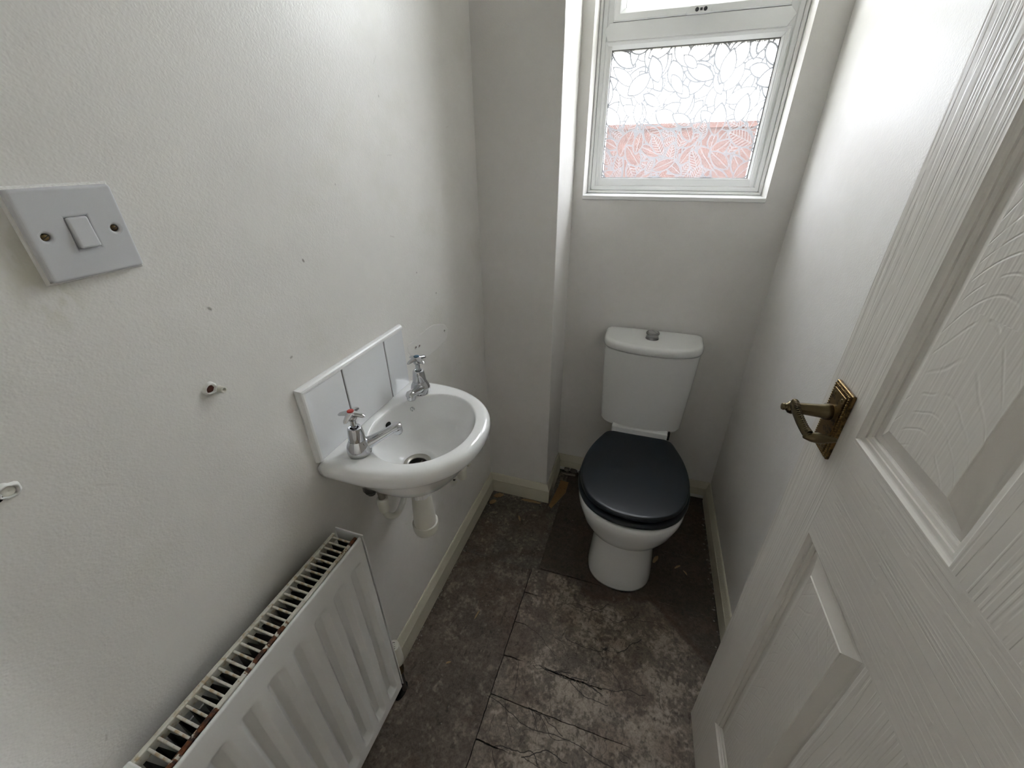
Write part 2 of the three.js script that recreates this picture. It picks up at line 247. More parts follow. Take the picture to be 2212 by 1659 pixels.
function floorColour(x, z) {
  const wxp = x + 0.05 * (fbm(x * 9, z * 9, 3, 101) - 0.5), wzp = z + 0.05 * (fbm(x * 9 + 7, z * 9, 3, 104) - 0.5);
  const n1 = fbm(x * 7, z * 7, 5, 111), n2 = fbm(x * 28, z * 28, 4, 121), n3 = fbm(x * 120, z * 120, 3, 131), n4 = fbm(x * 350, z * 350, 2, 141);
  const board = x > 0.307 && z > 0.59;
  let c = board ? [0.150, 0.136, 0.120] : [0.098, 0.085, 0.072];                   // bitumen-stained boards; brown sheet at the left
  if (!board && z < 0.60 && x < 0.33) c = [0.088, 0.085, 0.076];                   // greyer sheet before the boxed corner
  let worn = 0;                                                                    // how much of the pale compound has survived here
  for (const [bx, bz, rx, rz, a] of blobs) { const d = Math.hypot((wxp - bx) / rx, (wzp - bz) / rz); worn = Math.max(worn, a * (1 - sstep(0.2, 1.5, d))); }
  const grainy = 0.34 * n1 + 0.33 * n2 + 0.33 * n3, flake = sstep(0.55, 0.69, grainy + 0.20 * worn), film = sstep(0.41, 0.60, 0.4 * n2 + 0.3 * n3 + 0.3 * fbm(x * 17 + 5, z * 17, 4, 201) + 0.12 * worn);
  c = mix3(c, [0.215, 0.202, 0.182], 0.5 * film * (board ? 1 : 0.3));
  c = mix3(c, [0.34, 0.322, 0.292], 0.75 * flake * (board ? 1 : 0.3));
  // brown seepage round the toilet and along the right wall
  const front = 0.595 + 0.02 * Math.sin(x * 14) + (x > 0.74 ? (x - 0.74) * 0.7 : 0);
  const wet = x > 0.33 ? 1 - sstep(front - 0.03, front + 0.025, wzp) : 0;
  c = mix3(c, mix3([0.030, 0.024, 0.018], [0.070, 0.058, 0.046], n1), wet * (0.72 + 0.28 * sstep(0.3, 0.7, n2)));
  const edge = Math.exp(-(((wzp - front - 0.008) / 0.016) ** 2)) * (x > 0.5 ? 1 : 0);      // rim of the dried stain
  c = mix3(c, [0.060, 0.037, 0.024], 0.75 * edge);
  const arcZ = 0.512 + 0.115 * (Math.max(0, 0.31 - x) / 0.23) ** 1.5, arc = x < 0.335 ? Math.exp(-(((wzp - arcZ) / 0.02) ** 2)) : 0;
  c = mix3(c, [0.050, 0.033, 0.023], 0.6 * arc);
  const brown = sstep(0.48, 0.72, fbm(x * 11 + 4, z * 11, 4, 151)); c = mix3(c, [0.095, 0.064, 0.046], 0.42 * brown);
  const spot = sstep(0.64, 0.80, fbm(x * 95, z * 60, 4, 161)); c = mix3(c, [0.026, 0.022, 0.018], 0.6 * spot);
  const scuff = sstep(0.60, 0.74, fbm(x * 26 + z * 9, z * 150, 4, 181)); c = mix3(c, [0.30, 0.28, 0.25], 0.07 * scuff * (1 - wet));
  const pale = sstep(0.70, 0.80, fbm(x * 55 + 9, z * 48, 3, 171)); c = mix3(c, [0.33, 0.31, 0.28], 0.35 * pale * (1 - wet));
  const k = 0.70 + 0.34 * n2 + 0.55 * (n3 - 0.5) + 0.6 * (n4 - 0.5);
  return [c[0] * 1.24, c[1] * 1.11, c[2] * 0.99].map((v) => Math.max(0.006, v * k));
}
const JZ = [0.6960, 0.8090, 0.9230, 1.0375, 1.1510, 1.2660, 1.3800, 1.4950, 1.6100];
function crackWalk(r, x, z, a, l, wander) { const p = [[x, z]]; let t = a; const n = Math.max(3, Math.round(l / 0.006)); for (let i = 0; i < n; i++) { t = a + (t - a) * 0.8 + (r() - 0.5) * wander; x += Math.cos(t) * 0.006; z += Math.sin(t) * 0.006; p.push([x, z]); } return p; }
const cracks = (() => {
  const r = rng(77), out = [];
  for (const z of JZ.slice(0, 6)) {
    for (let i = 0; i < 5; i++) out.push([crackWalk(r, 0.33 + r() * 0.32, z + (r() - 0.5) * 0.012, 0.02, 0.05 + r() * 0.16, 0.9), 0.5 + r() * 0.5, 0.9 + r() * 1.2]);
    for (let i = 0; i < 12; i++) out.push([crackWalk(r, 0.31 + r() * 0.5, z + (r() - 0.5) * 0.05, (r() - 0.5) * 6.3, 0.015 + r() * 0.05, 1.3), 0.3 + r() * 0.4, 0.6 + r() * 0.5]);
  }
  for (let i = 0; i < 150; i++) out.push([crackWalk(r, 0.31 + Math.abs(r() - r()) * 0.5, 0.62 + r() * 0.65, r() * 6.3, 0.01 + r() * 0.045, 1.5), 0.25 + r() * 0.4, 0.5 + r() * 0.6]);
  for (let i = 0; i < 60; i++) out.push([crackWalk(r, 0.30 - Math.abs(r() * r()) * 0.27, 0.6 + r() * 0.7, r() * 6.3, 0.01 + r() * 0.05, 1.5), 0.2 + r() * 0.3, 0.5 + r() * 0.6]);
  for (const z of [0.93, 1.05, 1.16]) out.push([crackWalk(r, 0.36, z, 1.45, 0.09, 0.6), 0.8, 1.3]);
  for (let i = 0; i < 9; i++) out.push([crackWalk(r, 0.44 + i * 0.017, 0.921 + (r() - 0.5) * 0.008, 0.0, 0.05, 0.7), 0.95, 2.2]);   // the split along one board
  out.push([crackWalk(r, 0.30, 1.045, 0, 0.4, 0.5), 0.9, 1.6]);
  return out;
})();
const FW = 1202, FH = 2048;
function strokeCracks(g, w, h, style) { g.lineJoin = 'round'; for (const [p, a, l] of cracks) { g.strokeStyle = style(a); g.lineWidth = l * 0.95 * w / 1202 * (w < 700 ? 1.6 : 1); g.beginPath(); p.forEach(([x, z], i) => g[i ? 'lineTo' : 'moveTo'](fu(x) * w, fv(z) * h)); g.stroke(); } }
const s8 = (v) => 255 * (v <= 0.0031308 ? 12.92 * v : 1.055 * v ** (1 / 2.4) - 0.055);
const floorMap = canvasTex(FW, FH, (g, w, h) => {
  const im = g.createImageData(w, h);
  for (let j = 0; j < h; j++) for (let i = 0; i < w; i++) {
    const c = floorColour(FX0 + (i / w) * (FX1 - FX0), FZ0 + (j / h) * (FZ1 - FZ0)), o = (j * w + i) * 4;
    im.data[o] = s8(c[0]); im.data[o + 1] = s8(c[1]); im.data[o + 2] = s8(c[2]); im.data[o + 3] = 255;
  }
  g.putImageData(im, 0, 0);
  strokeCracks(g, w, h, (a) => `rgba(12,9,7,${a})`);
  const r = rng(8);
  for (let i = 0; i < 240; i++) { const x = 0.02 + r() * 0.93, z = 0.25 + r() * 1.0; g.fillStyle = r() < 0.6 ? `rgba(10,8,6,${0.4 + r() * 0.5})` : `rgba(170,160,140,${0.3 + r() * 0.5})`; g.beginPath(); g.ellipse(fu(x) * w, fv(z) * h, 0.6 + r() * 1.2, 0.5 + r() * 0.7, r() * 3, 0, 7); g.fill(); }
  for (let i = 0; i < 46; i++) { const x = 0.46 + r() * 0.36, z = 0.74 + r() * 0.2, t = r() * 6, l = 4 + r() * 9; g.strokeStyle = `rgba(14,11,8,${0.5 + r() * 0.4})`; g.lineWidth = 0.9 + r() * 0.6; g.beginPath(); g.moveTo(fu(x) * w, fv(z) * h); g.quadraticCurveTo(fu(x) * w + l * Math.cos(t), fv(z) * h + l * Math.sin(t), fu(x) * w + l * 1.5 * Math.cos(t + 0.6), fv(z) * h + l * 1.5 * Math.sin(t + 0.6)); g.stroke(); }
  for (const [x, z] of [[0.615, 0.805]]) for (let i = 0; i < 16; i++) { const t = r() * 6.3, l = 5 + r() * 15; g.strokeStyle = 'rgba(10,8,6,.75)'; g.lineWidth = 1.6; g.beginPath(); g.moveTo(fu(x) * w, fv(z) * h); g.lineTo(fu(x) * w + l * Math.cos(t), fv(z) * h + l * 0.6 * Math.sin(t)); g.stroke(); }
}, { wrap: THREE.ClampToEdgeWrapping });
const floorBump = canvasTex(FW >> 1, FH >> 1, (g, w, h) => {
  const im = g.createImageData(w, h);
  for (let j = 0; j < h; j++) for (let i = 0; i < w; i++) {
    const x = FX0 + (i / w) * (FX1 - FX0), z = FZ0 + (j / h) * (FZ1 - FZ0), v = 255 * (0.35 + 0.4 * fbm(x * 60, z * 60, 4, 191) + 0.15 * fbm(x * 12, z * 12, 2, 195)), o = (j * w + i) * 4;
    im.data[o] = im.data[o + 1] = im.data[o + 2] = v; im.data[o + 3] = 255;
  }
  g.putImageData(im, 0, 0);
  strokeCracks(g, w, h, (a) => `rgba(0,0,0,${a * 0.8})`);
}, { srgb: false, wrap: THREE.ClampToEdgeWrapping });
floorMap.flipY = floorBump.flipY = false;
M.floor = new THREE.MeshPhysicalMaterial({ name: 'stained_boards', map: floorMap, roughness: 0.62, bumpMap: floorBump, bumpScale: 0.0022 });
M.subfloor = new THREE.MeshStandardMaterial({ name: 'dark_screed', color: rgb(0.02, 0.017, 0.014), roughness: 1 });
const floor = struct('floor', uvMetres(lim(-0.12, 1.15, -0.12, -0.008, -0.26, ZF + 0.11)), M.subfloor, 'stained bare floor of old boards and sheets');
const jag = (z, x) => 0.0030 * (vnoise(x * 70, z * 9, 211) - 0.5) + 0.0016 * (vnoise(x * 260, z * 9, 212) - 0.5);   // both sides of a joint follow the same ragged line
const open = new Map([[0.585, [0.58, 0.0015]], [0.600, [0.34, 0.0012]], [0.6960, [0.345, 0.0022]], [0.8090, [0.335, 0.0022]], [0.9230, [0.360, 0.0030]], [1.0375, [0.69, 0.0016]], [1.1510, [0.375, 0.0026]]]);
const half = (z, x) => { const [end, g] = open.get(z) ?? [0, 0.0005]; return (z === 0.923 && x > 0.44 && x < 0.62 ? 0.0012 + 0.002 * vnoise(x * 90, 1, 215) : mix(g, 0.0003, sstep(end - 0.02, end + 0.03, x))) / 1.15; };
function floorPiece(name, x0, x1, z0, z1, dy = 0, xg = 0.0015) {
  const pts = [], n = Math.max(8, Math.round((x1 - x0) / 0.007)), m = Math.max(4, Math.round((z1 - z0) / 0.009));
  const side = (x, z) => x + 0.0022 * (vnoise(z * 55, x * 20, 221) - 0.5) + 0.0012 * (vnoise(z * 210, x * 20, 222) - 0.5);
  for (let i = 0; i <= n; i++) { const x = mix(x0 + xg, x1 - xg, i / n); pts.push([x, z1 + jag(z1, x) - half(z1, x)]); }
  for (let i = 1; i < m; i++) { const z = mix(z1, z0, i / m); pts.push([side(x1, z) - xg, z]); }
  for (let i = 0; i <= n; i++) { const x = mix(x1 - xg, x0 + xg, i / n); pts.push([x, z0 + jag(z0, x) + half(z0, x)]); }
  for (let i = 1; i < m; i++) { const z = mix(z0, z1, i / m); pts.push([side(x0, z) + xg, z]); }
  const g = new THREE.ExtrudeGeometry(new THREE.Shape(pts.map(([x, z]) => new THREE.Vector2(x, -z))), { depth: 0.0076, bevelEnabled: true, bevelThickness: 0.0004, bevelSize: 0.0003, bevelSegments: 1 }).rotateX(-Math.PI / 2).translate(0, -0.008 + dy, 0);
  const p = g.attributes.position, uv = g.attributes.uv;
  for (let i = 0; i < p.count; i++) uv.setXY(i, fu(p.getX(i)), fv(p.getZ(i)));
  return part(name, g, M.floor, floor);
}
floorPiece('floor_sheet', 0.0, 0.307, 0.600, ZF + 0.1);
floorPiece('floor_sheet', 0.0, 0.331, BZ, 0.600, -0.0003, 0.0005);
floorPiece('floor_sheet', BX, 0.331, 0.0, BZ, 0, 0.0004);
{
  let z0 = 0.585, i = 0;
  for (const z1 of JZ.concat([ZF + 0.1])) { floorPiece('floor_board', 0.307, 1.02, z0, z1, [0, 0.0003, -0.0002, 0.0003, 0, 0.0003, 0, 0, 0, 0][i++]); z0 = z1; }
  z0 = 0.0; for (const z1 of [0.125, 0.24, 0.355, 0.47, 0.585]) { floorPiece('floor_board', 0.331, 1.0, z0, z1, 0, 0.0005); z0 = z1; }
}

// ------------------------------------------------------------------ skirting boards
const skp = [[0.0006, 0.001], [ST, 0.001], [ST, 0.070], [ST - 0.002, 0.073], [0.0065, 0.0965], [0.004, SK], [0.0006, SK]];      // [out from wall, height]
const skLen = (name, f0, f1, label) => struct(name, bar(skp.map(f0), skp.map(f1)), M.skirting, label);
skLen('baseboard_left', ([o, y]) => [o, y, BZ + o], ([o, y]) => [o, y, ZF], 'cream skirting board under the basin and radiator');
skLen('baseboard_corner', ([o, y]) => [BX + o, y, BZ + o], ([o, y]) => [o, y, BZ + o], 'cream skirting board along the front of the boxed corner');
skLen('baseboard_boxing', ([o, y]) => [BX + o, y, o], ([o, y]) => [BX + o, y, BZ + o], 'cream skirting board on the side of the boxed corner');
{
  const lift = ([o, y]) => [o, y < 0.01 ? 0.032 : y];                         // rotten away at the foot on the left of the toilet
  skLen('baseboard_back', ([o, y]) => { const [a, b] = lift([o, y]); return [W - a, b, a]; }, ([o, y]) => { const [a, b] = lift([o, y]); return [BX + a, b, a]; }, 'cream skirting board behind the toilet');
}
skLen('baseboard_right', ([o, y]) => [W - o + RA * ZF, y, ZF], ([o, y]) => [W - o, y, o], 'cream skirting board along the wall behind the door');
// broken plaster showing under the back skirting
{
  const t = thing('plaster_rubble', 'broken white plaster lumps under the rotten skirting beside the toilet', 'rubble');
  const r = rng(44);
  for (const [x, y, z, a, b, c] of [[0.318, 0.015, 0.010, 0.026, 0.020, 0.016], [0.353, 0.013, 0.010, 0.036, 0.018, 0.016], [0.398, 0.012, 0.010, 0.044, 0.018, 0.016], [0.33, 0.003, 0.028, 0.07, 0.008, 0.014]]) {
    const g = new THREE.IcosahedronGeometry(0.5, 2), p = g.attributes.position;
    for (let i = 0; i < p.count; i++) { const q = V().fromBufferAttribute(p, i), k = 0.8 + 0.4 * vnoise(q.x * 5 + x * 99, q.y * 5 + q.z * 7, 9); p.setXYZ(i, clamp(q.x * k * 1.3, -0.5, 0.5) * a, clamp(q.y * k * 1.3, -0.5, 0.5) * b, clamp(q.z * k * 1.3, -0.5, 0.5) * c); }
    g.computeVertexNormals(); part('plaster_lump', g, M.grit, t, [x, y, z]);
  }
}

// ------------------------------------------------------------------ window
const win = structGroup('window_1', 'white upvc window with leaf-patterned glass below a small top light');
{
  const zf = -0.100;
  // timber lining bead and sill board in the opening
  for (const g of mitred(RL, RR, RB + 0.009, RT, [[0, zf - 0.01], [0, zf + 0.012], [0.004, zf + 0.016], [0.009, zf + 0.014], [0.011, zf], [0.011, zf - 0.01]])) part('lining_bead', g, M.reveal, win);
  part('window_sill', uvMetres(rlim(RL - 0.001, RR + 0.001, RB - 0.004, RB + 0.0095, zf, 0.004, 0.003, 3)), M.reveal, win);
  // outer frame
  const F = { x0: RL + 0.011, x1: RR - 0.011, y0: RB + 0.020, y1: RT - 0.011 };
  for (const g of mitred(F.x0, F.x1, F.y0, F.y1, [[0, zf - 0.06], [0, zf + 0.004], [0.002, zf + 0.006], [0.013, zf + 0.004], [0.016, zf - 0.001], [0.034, zf - 0.002], [0.034, zf - 0.06]])) part('outer_frame', g, M.upvc, win);
  // transom with pointed ends, as a flat hexagon
  const ty0 = 1.7025, ty1 = 1.7455, tx0 = F.x0 + 0.006, tx1 = F.x1 - 0.018;
  const hex = new THREE.Shape([[tx0 + 0.002, (ty0 + ty1) / 2 + 0.004], [tx0 + 0.017, ty1], [tx1 - 0.017, ty1], [tx1, (ty0 + ty1) / 2 + 0.004], [tx1 - 0.016, ty0], [tx0 + 0.016, ty0]].map((q) => new THREE.Vector2(...q)));
  part('transom', uvMetres(new THREE.ExtrudeGeometry(hex, { depth: 0.05, bevelEnabled: true, bevelThickness: 0.002, bevelSize: 0.0015, bevelSegments: 2 }).translate(0, 0, zf - 0.047)), M.upvc, win);
  // lower glazing bead: flat then sloping to the glass
  const gx0 = 0.3495, gx1 = 0.8305, gy0 = 1.3135, gy1 = 1.6795, bw = 0.022;
  for (const g of mitred(gx0 - bw, gx1 + bw, gy0 - bw - 0.022, gy1 + bw, [[0, zf - 0.05], [0, zf + 0.002], [0.004, zf + 0.004], [0.010, zf + 0.001], [0.0205, zf - 0.010], [bw, zf - 0.012], [bw, zf - 0.05]].map(([i, z]) => [i, z]))) part('glazing_bead', g, M.upvc, win);
  // flat filler between the bead and the sill rail
  part('bottom_rail', uvMetres(rlim(gx0 - bw + 0.002, gx1 + bw - 0.002, gy0 - bw - 0.022, gy0 - bw + 0.001 + 0.02, zf - 0.05, zf - 0.006, 0.002)), M.upvc, win);
  for (const g of mitred(gx0 - 0.0012, gx1 + 0.0012, gy0 - 0.0012, gy1 + 0.0012, [[0, zf - 0.024], [0, zf - 0.010], [0.0022, zf - 0.0115], [0.0022, zf - 0.024]])) part('glass_seal', g, M.seal, win);
  // opening top light
  const S = { x0: 0.3475, x1: 0.8365, y0: 1.748, y1: F.y1 - 0.004 };
  for (const g of mitred(S.x0, S.x1, S.y0, S.y1, [[0, zf - 0.05], [0, zf + 0.006], [0.003, zf + 0.009], [0.018, zf + 0.008], [0.0205, zf + 0.006], [0.034, zf - 0.008], [0.034, zf - 0.05]])) part('sash_frame', g, M.upvc, win);
  // lever-lock on the bottom of the sash
  const lk = new THREE.Shape(); lk.moveTo(0.627, 1.7475); lk.lineTo(0.569, 1.7475); lk.quadraticCurveTo(0.559, 1.7485, 0.5595, 1.755); lk.quadraticCurveTo(0.561, 1.7635, 0.572, 1.7640); lk.lineTo(0.6285, 1.7640); lk.closePath();
  const lock = part('window_lock', uvMetres(new THREE.ExtrudeGeometry(lk, { depth: 0.010, bevelEnabled: true, bevelThickness: 0.0012, bevelSize: 0.001, bevelSegments: 2 }).translate(0, -0.0005, zf + 0.009)), M.upvc, win);
  for (const x of [0.5885, 0.6115]) part('lock_button', lathe([[0.0001, 0.0003], [0.0022, 0.0003], [0.003, 0.001], [0.0046, 0.001], [0.0052, 0], [0.0052, -0.002]], 24).rotateX(Math.PI / 2).translate(x, 1.7555, zf + 0.0203), M.darkPlastic, lock);
  part('lock_slot', rlim(0.5967, 0.6035, 1.7525, 1.7588, zf + 0.018, zf + 0.0210, 0.0005), M.darkPlastic, lock);
  // patterned glass: leaves rolled into one face; rougher and less clear along their edges and veins
  const leafDraw = (mode) => (g, w, h) => {
    const r = rng(2024);
    const bg = { rough: '#202020', tint: '#d6d9dc', bump: '#606060' }[mode];
    g.fillStyle = bg; g.fillRect(0, 0, w, h);
    const leaf = (x, y, L, B, t) => {
      g.save(); g.translate(x, y); g.rotate(t);
      const out = () => { g.beginPath(); g.moveTo(0, L / 2); g.bezierCurveTo(-B * 0.75, L * 0.22, -B * 0.62, -L * 0.2, 0, -L / 2); g.bezierCurveTo(B * 0.62, -L * 0.2, B * 0.75, L * 0.22, 0, L / 2); g.closePath(); };
      out();
      const frost = r();
      g.fillStyle = mode === 'rough' ? (frost > 2 ? 'rgb(0,244,0)' : 'rgb(0,34,0)') : mode === 'tint' ? (frost > 2 ? 'rgb(70,72,75)' : 'rgb(214,217,220)') : (() => { const q = g.createLinearGradient(-B / 2, 0, B / 2, 0); q.addColorStop(0, '#383838'); q.addColorStop(0.5, '#b0b0b0'); q.addColorStop(1, '#383838'); return q; })();
      g.fill();
      const line = (a, lw) => { g.lineWidth = lw; g.strokeStyle = mode === 'rough' ? `rgba(0,255,0,${a})` : mode === 'tint' ? `rgba(66,68,70,${a})` : `rgba(255,255,255,${a})`; g.stroke(); };
      g.save(); g.clip();
      for (let i = 1; i < 9; i++) for (const s of [-1, 1]) { const yy = L / 2 - (i / 9) * L; g.beginPath(); g.moveTo(0, yy); g.quadraticCurveTo(s * B * 0.2, yy - L * 0.06, s * B * 0.5, yy - L * 0.17); line(frost > 0.55 ? 0.85 : 0.25, frost > 0.55 ? 3.2 : 1.6); }
      g.restore();
      g.beginPath(); g.moveTo(0, L / 2); g.quadraticCurveTo(B * 0.06, 0, 0, -L / 2); line(0.95, 4);
      out(); line(1, 6 + 3.5 * r());
      g.restore();
    };
    for (let i = 0; i < 300; i++) { const L = (0.055 + 0.04 * r()) * w / 0.5, B = L * (0.36 + 0.2 * r()), t = (r() - 0.5) * 2.6 + (r() < 0.18 ? 3.1 : 0), x = r() * w, y = r() * h; for (const dx of [-w, 0, w]) for (const dy of [-h, 0, h]) if (x + dx > -L && x + dx < w + L && y + dy > -L && y + dy < h + L) leaf(x + dx, y + dy, L, B, t); else r() , r(); }
  };
  const rep = (t) => { t.repeat.set(2, 2); return t; };
  const glass = new THREE.MeshPhysicalMaterial({ name: 'leaf_glass', color: rgb(1, 1, 1), map: rep(canvasTex(1024, 1024, leafDraw('tint'), { srgb: true })), roughness: 1, roughnessMap: rep(canvasTex(1024, 1024, leafDraw('rough'), { srgb: false })), bumpMap: rep(canvasTex(1024, 1024, leafDraw('bump'), { srgb: false })), bumpScale: 0.0016, transmission: 1, thickness: 0, ior: 1.5 });
  const pane = (x0, x1, y0, y1, z) => { const g = new THREE.PlaneGeometry(x1 - x0, y1 - y0).translate((x0 + x1) / 2, (y0 + y1) / 2, z), p = g.attributes.position; for (let i = 0; i < 4; i++) g.attributes.uv.setXY(i, p.getX(i), p.getY(i)); return g; };
  part('lower_pane', pane(gx0 - 0.004, gx1 + 0.004, gy0 - 0.004, gy1 + 0.004, zf - 0.016), glass, win).userData.label = 'leaf-patterned obscure glass pane';
  part('upper_pane', pane(S.x0 + 0.03, S.x1 - 0.03, S.y0 + 0.03, S.y1 - 0.03, zf - 0.014), new THREE.MeshPhysicalMaterial({ name: 'clear_glass', color: rgb(0.93, 0.97, 0.96), roughness: 0.12, transmission: 1, thickness: 0, ior: 1.5 }), win);
  for (const g of mitred(S.x0 + 0.0328, S.x1 - 0.0328, S.y0 + 0.0328, S.y1 - 0.0328, [[0, zf - 0.022], [0, zf - 0.007], [0.0022, zf - 0.009], [0.0022, zf - 0.022]])) part('glass_seal', g, M.seal, win);
}

// ------------------------------------------------------------------ toilet
const TX = 0.6205;
// closed ring from a half outline given as [half width, z], front last; N points round
function ringOf(half, y, n = 96, cx = TX) {
  const pts = half.map(([a, z]) => V(a, 0, z)), full = pts.concat(pts.slice(1, -1).reverse().map((q) => V(-q.x, 0, q.z)));
  const c = new THREE.CatmullRomCurve3(full, true, 'centripetal'), out = [];
  for (let i = 0; i < n; i++) { const q = c.getPointAt(i / n); out.push([cx + q.x, y, q.z]); }
  return out;
}
const grow = (half, dx, zb, zf) => { const b = half[0][1], f = half[half.length - 1][1]; return half.map(([a, z]) => [a * dx, mix(zb, zf, (z - b) / (f - b))]); };
const toilet = thing('toilet', 'white close-coupled toilet with slate grey seat below the window', 'toilet', [0, 0, 0]);
{
  const egg = [[0, 0.19], [0.06, 0.19], [0.104, 0.1905], [0.121, 0.199], [0.140, 0.238], [0.163, 0.300], [0.178, 0.37], [0.1815, 0.44], [0.168, 0.515], [0.132, 0.580], [0.072, 0.620], [0, 0.632]];
  // pan and pedestal
  const rim = [[0, 0.17], [0.07, 0.17], [0.112, 0.172], [0.135, 0.20], [0.158, 0.27], [0.176, 0.36], [0.181, 0.44], [0.170, 0.52], [0.136, 0.592], [0.074, 0.636], [0, 0.648]];
  const ped = [[0, 0.06], [0.06, 0.06], [0.088, 0.065], [0.100, 0.10], [0.106, 0.2], [0.110, 0.33], [0.113, 0.42], [0.111, 0.48], [0.095, 0.53], [0.058, 0.563], [0, 0.576]];
  const R = [];
  R.push(ringOf(grow(ped, 1.045, 0.05, 0.585), 0.0005), ringOf(grow(ped, 1.045, 0.05, 0.584), 0.006), ringOf(grow(ped, 1.03, 0.055, 0.580), 0.03), ringOf(grow(ped, 0.985, 0.06, 0.566), 0.09), ringOf(grow(ped, 0.955, 0.07, 0.553), 0.14), ringOf(grow(ped, 0.955, 0.08, 0.548), 0.175), ringOf(grow(ped, 0.985, 0.09, 0.553), 0.197));
  R.push(ringOf(grow(rim, 0.655, 0.12, 0.572), 0.212), ringOf(grow(rim, 0.74, 0.13, 0.592), 0.228), ringOf(grow(rim, 0.84, 0.14, 0.614), 0.255), ringOf(grow(rim, 0.92, 0.15, 0.630), 0.29), ringOf(grow(rim, 0.97, 0.16, 0.640), 0.325), ringOf(rim, 0.350), ringOf(grow(rim, 1.0, 0.17, 0.648), 0.369), ringOf(grow(rim, 0.985, 0.172, 0.645), 0.377), ringOf(grow(rim, 0.955, 0.176, 0.639), 0.381));
  R.push(ringOf(grow(rim, 0.75, 0.24, 0.59), 0.381), ringOf(grow(rim, 0.72, 0.25, 0.58), 0.375), ringOf(grow(rim, 0.6, 0.29, 0.54), 0.28), ringOf(grow(rim, 0.3, 0.34, 0.45), 0.19));
  part('pan', loft(R, { capStart: true, capEnd: true }), M.cistern, toilet);
  part('cistern_platform', rlim(TX - 0.107, TX + 0.107, 0.335, 0.412, 0.03, 0.21, 0.012, 4), M.cistern, toilet);
  part('cistern_neck', rlim(TX - 0.107, TX + 0.107, 0.380, 0.436, 0.04, 0.178, 0.006, 3), M.cistern, toilet);
  part('fixing_bolt', rlim(TX + 0.1085, TX + 0.117, 0.395, 0.432, 0.145, 0.158, 0.002), M.black, toilet);
  // seat ring and lid
  const seatR = (s, zb, zf2, y) => ringOf(grow(egg, s, zb, zf2), y);
  part('seat', loft([seatR(0.97, 0.205, 0.632, 0.3825), seatR(1.012, 0.201, 0.638, 0.3838), seatR(1.026, 0.198, 0.642, 0.388), seatR(1.026, 0.198, 0.642, 0.393), seatR(1.014, 0.200, 0.639, 0.3975), seatR(0.985, 0.204, 0.632, 0.3995), seatR(0.66, 0.27, 0.56, 0.3995), seatR(0.63, 0.28, 0.55, 0.395), seatR(0.64, 0.275, 0.555, 0.3825), seatR(0.97, 0.205, 0.632, 0.3825)]), M.seat, toilet);
  part('lid', loft([seatR(0.90, 0.208, 0.610, 0.4045), seatR(0.972, 0.196, 0.625, 0.4048), seatR(0.992, 0.192, 0.630, 0.4068), seatR(1.0, 0.190, 0.632, 0.411), seatR(1.0, 0.190, 0.632, 0.4155), seatR(0.994, 0.191, 0.6307, 0.4193), seatR(0.983, 0.193, 0.6283, 0.4215), seatR(0.968, 0.196, 0.6252, 0.4228), seatR(0.93, 0.203, 0.617, 0.4236), seatR(0.80, 0.225, 0.590, 0.4240), seatR(0.5, 0.29, 0.53, 0.4243), seatR(0.2, 0.37, 0.46, 0.4244)], { capStart: true, capEnd: true }), M.seat, toilet);
  for (const q of [[0.5459, 0.3915, 0.6163],[0.5997, 0.3915, 0.6334],[0.6224, 0.3915, 0.6354]]) part('paint_chip', new THREE.SphereGeometry(0.0014, 10, 8).scale(0.8, 1.3, 0.8), M.trim, toilet, q);
  for (const x of [-0.07, 0.07]) part('hinge', rlim(TX + x - 0.016, TX + x + 0.016, 0.384, 0.414, 0.181, 0.204, 0.005, 3), M.chrome, toilet);
  // bow-fronted cistern and its lid
  const bow = [[0, 0.012], [0.10, 0.012], [0.166, 0.012], [0.1735, 0.017], [0.1745, 0.05], [0.1745, 0.095], [0.1700, 0.118], [0.158, 0.137], [0.130, 0.156], [0.075, 0.174], [0, 0.180]];
  const CX = 0.617, cr = (sx, zf2, y) => ringOf(grow(bow, sx, 0.012, zf2), y, 110, CX);
  part('cistern', loft([cr(0.80, 0.14, 0.4175), cr(0.86, 0.156, 0.4185), cr(0.892, 0.164, 0.423), cr(0.905, 0.168, 0.432), cr(0.915, 0.170, 0.46), cr(0.94, 0.173, 0.55), cr(0.967, 0.176, 0.65), cr(0.99, 0.179, 0.752), cr(0.99, 0.179, 0.7595)], { capStart: true, capEnd: true }), M.cistern, toilet);
  part('cistern_lid', loft([cr(0.985, 0.180, 0.7590), cr(1.003, 0.1845, 0.7605), cr(1.012, 0.187, 0.765), cr(1.015, 0.188, 0.772), cr(1.012, 0.187, 0.780), cr(1.000, 0.184, 0.786), cr(0.975, 0.178, 0.790), cr(0.93, 0.168, 0.7915), cr(0.5, 0.12, 0.7925)], { capStart: true, capEnd: true }), M.cistern, toilet);
  // dual flush button
  const fb = part('flush_button', lathe([[0.0245, -0.001], [0.0240, 0.0025], [0.0222, 0.0075], [0.0214, 0.013], [0.0220, 0.0165], [0.0236, 0.0190], [0.0240, 0.0215], [0.0232, 0.0240], [0.0212, 0.0255], [0.0188, 0.0255], [0.0178, 0.0240], [0.0001, 0.0240]], 56), M.buttonMetal, toilet, [0.613, 0.7915, 0.0935]);
  const half = (a0, a1, r0) => { const s = new THREE.Shape(); s.absarc(0, 0, r0, a0, a1, false); s.closePath(); return new THREE.ExtrudeGeometry(s, { depth: 0.001, bevelEnabled: true, bevelThickness: 0.0006, bevelSize: 0.0006, bevelSegments: 2, curveSegments: 24 }).rotateX(-Math.PI / 2); };
  part('button_half', half(-0.5, 1.75, 0.0160), M.chrome, fb, [0.0006, 0.0245, 0]);
  part('button_half', half(1.85, 5.68, 0.0160), M.chrome, fb, [-0.0004, 0.0243, 0]);
}

